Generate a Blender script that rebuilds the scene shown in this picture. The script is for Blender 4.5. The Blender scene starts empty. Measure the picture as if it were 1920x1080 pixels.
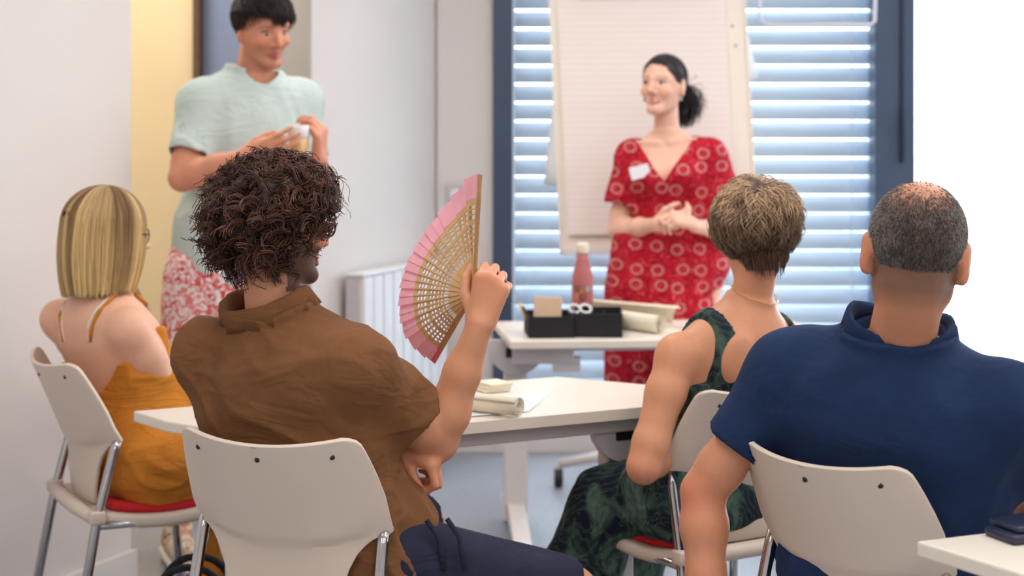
import bpy, bmesh, math, random
import numpy as np
from mathutils import Vector, Matrix
random.seed(7)
RNG = np.random.default_rng(11)
SC = bpy.context.scene
COL = SC.collection
F_PX, HZ, CAM_H = 3000.0, 230.0, 1.42

# ------------------------------------------------------------------ camera, world, exposure
cam_d = bpy.data.cameras.new('camera')
cam = bpy.data.objects.new('camera', cam_d)
COL.objects.link(cam)
cam.location = (0, 0, CAM_H)
cam.rotation_euler = (math.pi / 2, 0, 0)
cam_d.sensor_width = 36.0
cam_d.lens = 36.0 * F_PX / 1920.0
cam_d.shift_y = -(540.0 - HZ) / 1920.0
cam_d.clip_start = 0.05
cam_d.dof.use_dof = True
cam_d.dof.focus_distance = 3.12
cam_d.dof.aperture_fstop = 3.2
SC.camera = cam
SC.view_settings.view_transform = 'Standard'
SC.view_settings.look = 'None'
SC.view_settings.gamma = 1.0
SC.view_settings.use_curve_mapping = False
SC.view_settings.exposure = 0.06

world = bpy.data.worlds.new('overcast_sky')
SC.world = world
world.use_nodes = True
_bg = world.node_tree.nodes['Background']
_bg.inputs[0].default_value = (0.80, 0.91, 1.0, 1)
_bg.inputs[1].default_value = 10.0


def area_light(name, loc, rot, sx, sy, power, col):
    d = bpy.data.lights.new(name, 'AREA')
    d.shape = 'RECTANGLE'
    d.size, d.size_y = sx, sy
    d.energy = power
    d.color = col
    o = bpy.data.objects.new(name, d)
    o.location = loc
    o.rotation_euler = rot
    COL.objects.link(o)
    return o


WARM = (1.0, 0.95, 0.91)
CEIL = 2.75
PANELS = [(-1.1, 0.6), (0.9, 0.6), (2.9, 0.6), (-0.6, 2.7), (1.2, 2.7), (3.0, 2.7), (-0.1, 4.9), (1.5, 4.9), (3.1, 4.9), (-2.0, -1.2), (0.6, -1.2), (2.8, -1.2)]
for _i, (_x, _y) in enumerate(PANELS):
    area_light('panel_lamp', (_x, _y, CEIL - 0.03), (0, 0, 0), 0.58, 1.18, 14.0, WARM)


def P(u, v, Y):
    """real-world point at depth Y (metres) for a sight line of the level camera"""
    return np.array([(u - 960.0) * Y / F_PX, Y, CAM_H - (v - HZ) * Y / F_PX])


area_light('hall_fill', (-1.6, 5.7, 2.70), (0, 0, 0), 0.5, 0.5, 16.0, WARM)  # added fill without a fixture, brightens the yellow hall wall


# ------------------------------------------------------------------ materials
def lin(r, g, b):
    def f(c):
        c /= 255.0
        return c / 12.92 if c <= 0.04045 else ((c + 0.055) / 1.055) ** 2.4
    return (f(r), f(g), f(b), 1.0)


class NT:
    def __init__(s, m):
        s.t = m.node_tree
        s.n = s.t.nodes
        s.l = s.t.links
        s.b = s.n['Principled BSDF']

    def new(s, kind, **kw):
        x = s.n.new(kind)
        for k, v in kw.items():
            setattr(x, k, v)
        return x

    def link(s, a, b):
        s.l.new(a, b)

    def coords(s, scale=(1, 1, 1), rot=(0, 0, 0)):
        tc = s.new('ShaderNodeTexCoord')
        mp = s.new('ShaderNodeMapping')
        mp.inputs['Scale'].default_value = scale
        mp.inputs['Rotation'].default_value = rot
        s.link(tc.outputs['Object'], mp.inputs['Vector'])
        return mp.outputs['Vector']

    def noise(s, vec, scale, detail=3, rough=0.55, dist=0.0):
        x = s.new('ShaderNodeTexNoise')
        x.inputs['Scale'].default_value = scale
        x.inputs['Detail'].default_value = detail
        x.inputs['Roughness'].default_value = rough
        x.inputs['Distortion'].default_value = dist
        s.link(vec, x.inputs['Vector'])
        return x.outputs['Fac']

    def ramp(s, fac, stops, interp='LINEAR'):
        r = s.new('ShaderNodeValToRGB')
        r.color_ramp.interpolation = interp
        e = r.color_ramp.elements
        while len(e) > 1:
            e.remove(e[-1])
        e[0].position, e[0].color = stops[0]
        for p, c in stops[1:]:
            q = e.new(p)
            q.color = c
        s.link(fac, r.inputs['Fac'])
        return r.outputs['Color']

    def mix(s, fac, a, b, mode='MIX'):
        m = s.new('ShaderNodeMix', data_type='RGBA', blend_type=mode)
        for i, v in ((0, fac), (6, a), (7, b)):
            if hasattr(v, 'is_linked'):
                s.link(v, m.inputs[i])
            else:
                m.inputs[i].default_value = v
        return m.outputs[2]

    def bump(s, h, strength=0.2, dist=0.002):
        b = s.new('ShaderNodeBump')
        b.inputs['Strength'].default_value = strength
        b.inputs['Distance'].default_value = dist
        s.link(h, b.inputs['Height'])
        s.link(b.outputs['Normal'], s.b.inputs['Normal'])


def mat(name, col, rough=0.5, metal=0.0, var=0.06, scale=6.0, bump=0.0, bscale=200.0, spec=0.5, sheen=0.0):
    m = bpy.data.materials.new(name)
    m.use_nodes = True
    t = NT(m)
    v = t.coords()
    n = t.noise(v, scale, 4)
    d = tuple(c * (1 - var) for c in col[:3]) + (1,)
    l = tuple(min(1, c * (1 + var)) for c in col[:3]) + (1,)
    t.link(t.ramp(n, [(0.3, d), (0.7, l)]), t.b.inputs['Base Color'])
    t.b.inputs['Roughness'].default_value = rough
    t.b.inputs['Metallic'].default_value = metal
    t.b.inputs['Specular IOR Level'].default_value = spec
    if sheen:
        t.b.inputs['Sheen Weight'].default_value = sheen
    if bump:
        t.bump(t.noise(v, bscale, 2), bump, 0.001)
    return m


def emis(name, col, s):
    m = bpy.data.materials.new(name)
    m.use_nodes = True
    b = m.node_tree.nodes['Principled BSDF']
    b.inputs['Base Color'].default_value = (0.8, 0.8, 0.8, 1)
    b.inputs['Emission Color'].default_value = col
    b.inputs['Emission Strength'].default_value = s
    return m


def glass_mat(name, tint=(0.97, 0.99, 1.0, 1)):
    m = bpy.data.materials.new(name)
    m.use_nodes = True
    nt = m.node_tree
    nt.nodes.remove(nt.nodes['Principled BSDF'])
    tr = nt.nodes.new('ShaderNodeBsdfTransparent')
    tr.inputs[0].default_value = tint
    gl = nt.nodes.new('ShaderNodeBsdfGlossy')
    gl.inputs['Roughness'].default_value = 0.02
    mx = nt.nodes.new('ShaderNodeMixShader')
    mx.inputs[0].default_value = 0.05
    nt.links.new(tr.outputs[0], mx.inputs[1])
    nt.links.new(gl.outputs[0], mx.inputs[2])
    nt.links.new(mx.outputs[0], nt.nodes['Material Output'].inputs[0])
    return m


M = {}
M['wall'] = mat('white_wall_paint', lin(229, 222, 217), 0.75, var=0.015, scale=2, bump=0.05, bscale=120)
M['wall_cool'] = M['wall']
M['ceiling'] = mat('ceiling_paint', lin(238, 238, 236), 0.8, var=0.01)
M['skirt'] = mat('baseboard_paint', lin(238, 234, 228), 0.4, var=0.02)
M['yellow'] = mat('pale_yellow_paint', lin(238, 214, 168), 0.6, var=0.02, scale=3)
M['door'] = mat('blue_grey_door', lin(138, 152, 180), 0.5, var=0.03)
M['brown_trim'] = mat('brown_wood_trim', lin(96, 66, 44), 0.5, var=0.2, scale=30)
M['reveal'] = mat('grey_paint', lin(176, 170, 164), 0.7, var=0.02)
M['frame'] = mat('slate_blue_aluminium', lin(66, 80, 104), 0.4, metal=0.0, var=0.04)
M['frame_dark'] = mat('dark_handle_metal', lin(30, 42, 66), 0.35, metal=0.2)
M['slat'] = mat('aluminium_slat', lin(200, 209, 220), 0.4, metal=0.0, var=0.03, scale=4)
M['glass'] = glass_mat('window_glass')
M['plastic'] = mat('cream_plastic', lin(221, 204, 188), 0.42, var=0.02, scale=4, bump=0.12, bscale=900)
M['chrome'] = mat('chromed_steel', lin(190, 188, 190), 0.16, metal=1.0, var=0.05)
M['red_cloth'] = mat('red_upholstery', lin(196, 26, 34), 0.85, var=0.1, scale=60, bump=0.3, bscale=700)
M['black'] = mat('black_plastic', lin(28, 29, 34), 0.4, var=0.1)
M['blackmatte'] = mat('black_felt', lin(24, 25, 30), 0.8, var=0.15, scale=40, bump=0.2)
M['table'] = mat('white_laminate', lin(232, 222, 209), 0.35, var=0.02, scale=5)
M['table_edge'] = mat('cream_edge_band', lin(220, 206, 186), 0.5, var=0.03)
M['steel_grey'] = mat('grey_painted_steel', lin(206, 201, 204), 0.4, var=0.03)
M['white_steel'] = mat('white_painted_steel', lin(226, 220, 216), 0.4, var=0.02)
M['radiator'] = mat('radiator_enamel', lin(240, 241, 243), 0.35, var=0.01)
M['board'] = mat('flip_board_white', lin(236, 226, 212), 0.45, var=0.015)
M['paper'] = mat('flip_paper', lin(240, 228, 222), 0.7, var=0.015, scale=3)
M['paper_cool'] = mat('white_paper', lin(236, 236, 240), 0.7, var=0.02)
M['cream_paper'] = mat('cream_paper', lin(232, 222, 200), 0.75, var=0.04, scale=12)
M['kraft'] = mat('kraft_card', lin(222, 190, 158), 0.75, var=0.05, scale=30)
M['concrete'] = mat('pale_paving', lin(214, 214, 212), 0.8, var=0.06)
M['facade'] = mat('pale_facade', lin(240, 240, 240), 0.8, var=0.02)
M['facade_glass'] = mat('cyan_facade_glass', lin(196, 240, 246), 0.5, var=0.06, scale=2)
M['tube'] = mat('white_tube', lin(216, 214, 222), 0.4)


def floor_mat():
    m = bpy.data.materials.new('grey_vinyl_floor')
    m.use_nodes = True
    t = NT(m)
    v = t.coords()
    n = t.noise(v, 60, 6, 0.7)
    n2 = t.noise(v, 1.5, 3)
    c = t.ramp(n, [(0.3, lin(128, 132, 142)), (0.7, lin(168, 172, 180))])
    t.link(t.mix(0.25, c, t.ramp(n2, [(0.35, lin(120, 126, 138)), (0.65, lin(172, 176, 184))])), t.b.inputs['Base Color'])
    t.link(t.ramp(n2, [(0.3, (0.28,) * 3 + (1,)), (0.7, (0.4,) * 3 + (1,))]), t.b.inputs['Roughness'])
    return m


M['floor'] = floor_mat()


# ------------------------------------------------------------------ mesh helpers
def tag(o, label=None, cat=None, group=None, kind=None):
    if label:
        o['label'] = label
    if cat:
        o['category'] = cat
    if group:
        o['group'] = group
    if kind:
        o['kind'] = kind
    return o


def thing(name, label, cat, loc=(0, 0, 0), rz=0.0, group=None):
    o = bpy.data.objects.new(name, None)
    o.empty_display_size = 0.1
    COL.objects.link(o)
    o.location = loc
    o.rotation_euler = (0, 0, rz)
    return tag(o, label, cat, group)


def mesh_np(name, V, Q, m, parent=None, smooth=True, origin=None, mats=None, cols=None):
    """V (n,3), Q list/array of faces; coordinates are given in the world when parent is an unrotated Empty"""
    V = np.asarray(V, dtype=np.float32)
    me = bpy.data.meshes.new(name)
    off = np.zeros(3)
    if parent is not None and parent.get('_wo', 0) == 0:
        p = parent
        while p is not None:
            off = off + np.array(p.location)
            p = p.parent
    elif origin is not None:
        off = np.array(origin)
    V = V - off.astype(np.float32)
    if isinstance(Q, np.ndarray):
        nq, k = Q.shape
        me.vertices.add(len(V))
        me.vertices.foreach_set('co', V.ravel())
        me.loops.add(nq * k)
        me.loops.foreach_set('vertex_index', Q.astype(np.int32).ravel())
        me.polygons.add(nq)
        me.polygons.foreach_set('loop_start', np.arange(0, nq * k, k, dtype=np.int32))
        me.update(calc_edges=True)
    else:
        me.from_pydata(V.tolist(), [], [list(map(int, f)) for f in Q])
        me.update()
    if smooth:
        me.polygons.foreach_set('use_smooth', np.ones(len(me.polygons), dtype=bool))
    if cols is not None:
        a = me.color_attributes.new('tone', 'FLOAT_COLOR', 'POINT')
        c = np.ones((len(V), 4), dtype=np.float32)
        c[:, :3] = cols
        a.data.foreach_set('color', c.ravel())
    me.materials.append(m)
    o = bpy.data.objects.new(name, me)
    COL.objects.link(o)
    if parent is not None:
        o.parent = parent
    else:
        o.location = off
    return o


def mesh_bm(name, bm, m, parent=None, smooth=False, origin=None, local=False):
    bmesh.ops.recalc_face_normals(bm, faces=bm.faces)
    me = bpy.data.meshes.new(name)
    off = Vector((0, 0, 0))
    if parent is not None and not local:
        p = parent
        while p is not None:
            off = off + p.location
            p = p.parent
    elif origin is not None:
        off = Vector(origin)
    if off.length > 0:
        bmesh.ops.translate(bm, vec=-off, verts=bm.verts)
    bm.to_mesh(me)
    bm.free()
    if smooth:
        for p in me.polygons:
            p.use_smooth = True
    me.materials.append(m)
    o = bpy.data.objects.new(name, me)
    COL.objects.link(o)
    if parent is not None:
        o.parent = parent
    else:
        o.location = off
    return o


def bm_box(bm, c, s, R=None, bevel=0.0, seg=2):
    """box of full size s at centre c, optional rotation matrix"""
    ret = bmesh.ops.create_cube(bm, size=1.0)
    vs = ret['verts']
    mtx = Matrix.Translation(Vector(c)) @ (R.to_4x4() if R is not None else Matrix.Identity(4)) @ Matrix.Diagonal((*s, 1))
    bmesh.ops.transform(bm, matrix=mtx, verts=vs)
    if bevel > 0:
        es = list({e for v in vs for e in v.link_edges})
        bmesh.ops.bevel(bm, geom=es, offset=bevel, segments=seg, profile=0.5, affect='EDGES')
    return bm


def bm_tube(bm, pts, r, n=10, cap=True):
    """tube along points; r is a number or a list"""
    pts = [Vector(p) for p in pts]
    rs = [r] * len(pts) if not hasattr(r, '__len__') else r
    rings = []
    ref = None
    for i, p in enumerate(pts):
        d = (pts[min(i + 1, len(pts) - 1)] - pts[max(i - 1, 0)]).normalized()
        if ref is None:
            ref = d.orthogonal().normalized()
        ref = (ref - d * ref.dot(d)).normalized()
        b = d.cross(ref)
        rings.append([bm.verts.new(p + (ref * math.cos(2 * math.pi * k / n) + b * math.sin(2 * math.pi * k / n)) * rs[i]) for k in range(n)])
    for a, b in zip(rings, rings[1:]):
        for k in range(n):
            bm.faces.new((a[k], a[(k + 1) % n], b[(k + 1) % n], b[k]))
    if cap:
        bm.faces.new(rings[0][::-1])
        bm.faces.new(rings[-1])
    return bm


def bm_lathe(bm, prof, c=(0, 0, 0), n=24):
    rings = []
    for r, z in prof:
        rings.append([bm.verts.new((c[0] + r * math.cos(2 * math.pi * k / n), c[1] + r * math.sin(2 * math.pi * k / n), c[2] + z)) for k in range(n)])
    for a, b in zip(rings, rings[1:]):
        for k in range(n):
            bm.faces.new((a[k], a[(k + 1) % n], b[(k + 1) % n], b[k]))
    bm.faces.new(rings[0][::-1])
    bm.faces.new(rings[-1])
    return bm


def bm_prism(bm, poly, z0, z1, bevel=0.0):
    lo = [bm.verts.new((x, y, z0)) for x, y in poly]
    hi = [bm.verts.new((x, y, z1)) for x, y in poly]
    n = len(poly)
    fs = [bm.faces.new(lo[::-1]), bm.faces.new(hi)]
    for k in range(n):
        fs.append(bm.faces.new((lo[k], lo[(k + 1) % n], hi[(k + 1) % n], hi[k])))
    if bevel:
        es = list({e for f in fs for e in f.edges})
        bmesh.ops.bevel(bm, geom=es, offset=bevel, segments=2, profile=0.5, affect='EDGES')
    return bm


def bm_sheet(bm, grid, t=0.0):
    """grid[i][j] of points -> thin sheet (two sided when t > 0, offset along the local normal)"""
    ni, nj = len(grid), len(grid[0])
    g = [[Vector(p) for p in row] for row in grid]

    def layer(off):
        out = []
        for i in range(ni):
            row = []
            for j in range(nj):
                a = g[min(i + 1, ni - 1)][j] - g[max(i - 1, 0)][j]
                b = g[i][min(j + 1, nj - 1)] - g[i][max(j - 1, 0)]
                nrm = a.cross(b)
                nrm = nrm.normalized() if nrm.length > 1e-12 else Vector((0, 0, 1))
                row.append(bm.verts.new(g[i][j] + nrm * off))
            out.append(row)
        return out
    A = layer(t / 2)
    for i in range(ni - 1):
        for j in range(nj - 1):
            bm.faces.new((A[i][j], A[i + 1][j], A[i + 1][j + 1], A[i][j + 1]))
    if t > 0:
        B = layer(-t / 2)
        for i in range(ni - 1):
            for j in range(nj - 1):
                bm.faces.new((B[i][j], B[i][j + 1], B[i + 1][j + 1], B[i + 1][j]))
        for i in range(ni - 1):
            bm.faces.new((A[i][0], B[i][0], B[i + 1][0], A[i + 1][0]))
            bm.faces.new((A[i][-1], A[i + 1][-1], B[i + 1][-1], B[i][-1]))
        for j in range(nj - 1):
            bm.faces.new((A[0][j], A[0][j + 1], B[0][j + 1], B[0][j]))
            bm.faces.new((A[-1][j], B[-1][j], B[-1][j + 1], A[-1][j + 1]))
    return bm


def NB():
    return bmesh.new()


def struct(name, bm, m, parent=None, smooth=False):
    o = mesh_bm(name, bm, m, parent, smooth)
    if parent is None:
        o['kind'] = 'structure'
    return o


def copy_tree(o, parent=None):
    c = o.copy()
    COL.objects.link(c)
    c.parent = parent
    for ch in [x for x in bpy.data.objects if x.parent == o]:
        copy_tree(ch, c)
    return c


# ------------------------------------------------------------------ the room
def WL(Y, off=0.0):
    """point of the oblique side wall at depth Y, pushed off into the room"""
    return np.array([-1.19 + 0.45 * (Y - 5.0) + off * 0.912, Y - off * 0.41])


WW = 6.9           # depth of the window wall
WALL_N = Vector((0.912, -0.41, 0))
WALL_D = Vector((0.41, 0.912, 0))


def wall_strip(name, Ya, Yb, z0, z1, off0, off1, m, parent=None):
    a0, b0, a1, b1 = WL(Ya, off0), WL(Yb, off0), WL(Ya, off1), WL(Yb, off1)
    bm = NB()
    bm_prism(bm, [tuple(a1), tuple(b1), tuple(b0), tuple(a0)], z0, z1)
    return struct(name, bm, m, parent)


bm = NB(); bm_box(bm, (0.5, 3.2, -0.05), (12.5, 12.0, 0.1)); struct('floor', bm, M['floor'])
bm = NB(); bm_box(bm, (0.5, 2.2, CEIL + 0.05), (12.0, 11.0, 0.1)); struct('ceiling', bm, M['ceiling'])
wall_strip('wall_left', -2.9, 5.0, 0, CEIL, -0.2, 0.0, M['wall'])
wall_strip('wall_radiator', 5.98, 6.96, 0, CEIL, -0.2, 0.0, M['wall'])
wall_strip('wall_reveal', 5.965, 5.98, 0, 2.4, -0.2, -0.002, M['reveal'])
wall_strip('wall_lintel', 5.0, 5.98, 2.4, CEIL, -0.2, 0.0, M['wall'])
wall_strip('baseboard_left', -2.9, 5.01, 0, 0.085, 0.0, 0.016, M['skirt'])
wall_strip('baseboard_radiator', 5.97, 6.88, 0, 0.085, 0.0, 0.016, M['skirt'])
bm = NB(); bm_box(bm, (4.6, 2.0, CEIL / 2), (0.2, 10.0, CEIL)); struct('wall_right', bm, M['wall'])
bm = NB(); bm_box(bm, (0.2, -2.9, CEIL / 2), (9.6, 0.2, CEIL)); struct('wall_back', bm, M['wall'])
# hall seen through the doorway
bm = NB(); bm_box(bm, (-1.63, 6.5, 1.375), (0.70, 0.12, 2.75)); struct('wall_hall', bm, M['yellow'])
bm = NB(); bm_box(bm, (-3.0, 6.45, 1.375), (2.1, 0.12, 2.75)); struct('wall_hall_far', bm, M['yellow'])
bm = NB(); bm_box(bm, (-2.6, 4.9, 1.375), (0.1, 3.2, 2.75)); struct('wall_hall_side', bm, M['yellow'])
door = bpy.data.objects.new('door_1', None); COL.objects.link(door); door.location = (-1.0, 6.5, 0); door['kind'] = 'structure'
bm = NB(); bm_box(bm, (-0.95, 6.5, 1.05), (0.62, 0.045, 2.1), bevel=0.004); mesh_bm('door_leaf', bm, M['door'], door)
bm = NB(); bm_box(bm, (-1.264, 6.47, 1.09), (0.028, 0.14, 2.18), bevel=0.003); mesh_bm('door_jamb', bm, M['brown_trim'], door)
bm = NB(); bm_box(bm, (-0.95, 6.5, 2.45), (0.62, 0.1, 0.7)); mesh_bm('transom_panel', bm, M['door'], door)
# window wall
bm = NB(); bm_box(bm, (-0.2, WW + 0.1, CEIL / 2), (0.245, 0.2, CEIL)); struct('wall_window_pier', bm, M['wall'])
bm = NB(); bm_box(bm, (2.25, WW + 0.1, 0.09), (4.66, 0.2, 0.18)); struct('wall_window_sill', bm, M['wall'])
bm = NB(); bm_box(bm, (2.25, WW + 0.1, 2.63), (4.66, 0.2, 0.24)); struct('wall_window_head', bm, M['wall'])


def window(name, x0, x1, posts, rails=0.06):
    w = bpy.data.objects.new(name, None); COL.objects.link(w); w.location = ((x0 + x1) / 2, WW, 0.18); w['kind'] = 'structure'
    for (a, b) in posts:
        bm = NB(); bm_box(bm, ((a + b) / 2, WW + 0.03, 1.345), (b - a, 0.12, 2.33), bevel=0.004); mesh_bm('window_post', bm, M['frame'], w)
    bm = NB(); bm_box(bm, ((x0 + x1) / 2, WW + 0.05, 0.18 + rails / 2), (x1 - x0, 0.08, rails), bevel=0.003); mesh_bm('bottom_rail', bm, M['frame'], w)
    bm = NB(); bm_box(bm, ((x0 + x1) / 2, WW + 0.05, 2.51 - rails / 2), (x1 - x0, 0.08, rails), bevel=0.003); mesh_bm('top_rail', bm, M['frame'], w)
    bm = NB(); bm_box(bm, ((x0 + x1) / 2, WW + 0.05, 1.345), (x1 - x0, 0.006, 2.22)); mesh_bm('pane', bm, M['glass'], w)
    return w


w1 = window('window_1', 0.0, 1.565, [(-0.083, 0.003), (1.558, 1.732)])
bm = NB(); bm_box(bm, (1.672, WW - 0.034, 1.86), (0.017, 0.012, 1.2), bevel=0.003); mesh_bm('post_groove', bm, M['frame_dark'], w1)
bm = NB(); bm_box(bm, (1.672, WW - 0.045, 1.37), (0.018, 0.03, 0.24), bevel=0.006); mesh_bm('window_handle', bm, M['frame_dark'], w1)
window('window_2', 1.735, 4.5, [(3.9, 4.05)])
# outside
bm = NB(); bm_box(bm, (6, 27, -0.5), (60, 39.8, 0.1)); struct('ground', bm, M['concrete'])
bld = thing('office_building', 'pale office building with cyan glazing outside the bare window', 'building', (12.5, 34, -0.45))
bm = NB(); bm_box(bm, (12.5, 34, 2.6), (9, 6, 6.1), bevel=0.02); mesh_bm('facade', bm, M['facade'], bld)
for r in range(4):
    for c in range(6):
        bm = NB(); bm_box(bm, (9.1 + c * 1.25, 30.97, 1.2 + r * 1.2 + 0.45), (1.0, 0.08, 0.62), bevel=0.01); mesh_bm('window_pane', bm, M['facade_glass'], bld)

# ceiling light panels
M['diffuser'] = emis('lit_diffuser', (1.0, 0.96, 0.92, 1), 1.0)
for i, (x, y) in enumerate(PANELS):
    t = thing('ceiling_light', 'white rectangular light panel set flush in the white ceiling', 'ceiling light', (x, y, CEIL), 0, 'ceiling light panels')
    bm = NB(); bm_box(bm, (x, y, CEIL - 0.008), (0.64, 1.24, 0.016), bevel=0.003); mesh_bm('light_frame', bm, M['white_steel'], t)
    bm = NB(); bm_box(bm, (x, y, CEIL - 0.018), (0.58, 1.18, 0.006), bevel=0.001); mesh_bm('diffuser', bm, M['diffuser'], t)

# external venetian blind: one thing, every slat a part
blind = thing('venetian_blind', 'grey aluminium venetian blind outside the window behind the flip chart', 'blind', (0.815, WW + 0.2, 0.2))
me_slat = None
TL = math.radians(71)
for i in range(30):
    z = 0.24 + i * 0.0818
    if me_slat is None:
        grid = []
        for k in range(9):
            s = k / 8 * 2 - 1
            w = 0.041 * s
            bulge = 0.006 * (1 - s * s) + (0.004 if k in (0, 8) else 0)
            # inner edge low, outer edge high
            y = w * math.cos(TL) - bulge * math.sin(TL)
            zz = w * math.sin(TL) + bulge * math.cos(TL)
            grid.append([(-0.808, y, zz), (0.0, y, zz), (0.808, y, zz)])
        bm = NB(); bm_sheet(bm, grid, 0.0012)
        o = mesh_bm('slat', bm, M['slat'], blind, smooth=True, local=True)
        me_slat = o.data
    else:
        o = bpy.data.objects.new('slat', me_slat); COL.objects.link(o); o.parent = blind
    o.location = (0.0, 0.0, z - 0.2)
for x in (0.28, 1.50):
    bm = NB(); bm_tube(bm, [(x, WW + 0.165, 0.22), (x, WW + 0.165, 2.6)], 0.003, 6); mesh_bm('lift_cord', bm, M['tube'], blind)
for x in (0.008, 1.618):
    bm = NB(); bm_box(bm, (x, WW + 0.2, 1.4), (0.012, 0.05, 2.4)); mesh_bm('guide_rail', bm, M['radiator'] if x < 1 else M['slat'], blind)  # white of the first rail stands in for light along the blind edge

# radiator on the side wall
rad = thing('radiator', 'white fluted panel radiator mounted low on the side wall', 'radiator', (*WL(6.4, 0.06), 0.12))
RZ0, RZ1 = 0.14, 0.83


def wall_box(name, Ya, Yb, z0, z1, o0, o1, m, parent, bevel=0.004):
    a = [tuple(WL(Ya, o1)), tuple(WL(Yb, o1)), tuple(WL(Yb, o0)), tuple(WL(Ya, o0))]
    bm = NB(); bm_prism(bm, a, z0, z1, bevel); return mesh_bm(name, bm, m, parent)


wall_box('back_panel', 6.16, 6.82, RZ0, RZ1, 0.03, 0.095, M['steel_grey'], rad)
nfl = 9
for i in range(nfl):
    ya = 6.16 + i * (0.66 / nfl)
    wall_box('flute', ya + 0.006, ya + 0.66 / nfl - 0.006, RZ0 + 0.01, RZ1 - 0.004, 0.09, 0.112, M['radiator'], rad, 0.006)
wall_box('top_grille', 6.155, 6.825, RZ1, RZ1 + 0.012, 0.03, 0.112, M['radiator'], rad, 0.003)
wall_box('bracket', 6.3, 6.33, RZ0 - 0.02, RZ0 + 0.3, 0.0, 0.03, M['steel_grey'], rad)
wall_box('bracket', 6.65, 6.68, RZ0 - 0.02, RZ0 + 0.3, 0.0, 0.03, M['steel_grey'], rad)
# socket on the pier
so = thing('wall_socket', 'small square grey wall socket on the white pier by the window', 'socket', (-0.245, WW - 0.005, 1.1))
bm = NB(); bm_box(bm, (-0.245, WW - 0.008, 1.115), (0.085, 0.014, 0.085), bevel=0.004); mesh_bm('plate', bm, M['steel_grey'], so)
bm = NB(); bm_tube(bm, [(-0.24, WW - 0.014, 1.112), (-0.24, WW - 0.021, 1.112)], 0.026, 20); mesh_bm('outlet_face', bm, M['radiator'], so)
# dark pole in the doorway
bm = NB(); bm_tube(bm, [tuple(P(252, 540, 5.9)), tuple(P(296, 622, 5.75)), tuple(P(420, 860, 5.3)), ], 0.009, 8)
po = mesh_bm('leaning_pole', bm, M['black'], None, True, origin=tuple(P(252, 540, 5.9) * [1, 1, 0]))
tag(po, 'thin black pole slanting in front of the pale yellow hall wall', 'pole')
# ------------------------------------------------------------------ chairs
def smooth01(a, b, x):
    t = max(0.0, min(1.0, (x - a) / (b - a)))
    return t * t * (3 - 2 * t)


def back_y(x, z):
    return -0.20 - (z - 0.452) * 0.12 - 0.30 * max(0.0, z - 0.60) ** 1.0 + (1.15 * x * x + 0.5 * abs(x) ** 3 / 0.2) * (0.45 + 0.55 * smooth01(0.45, 0.68, z))


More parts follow.
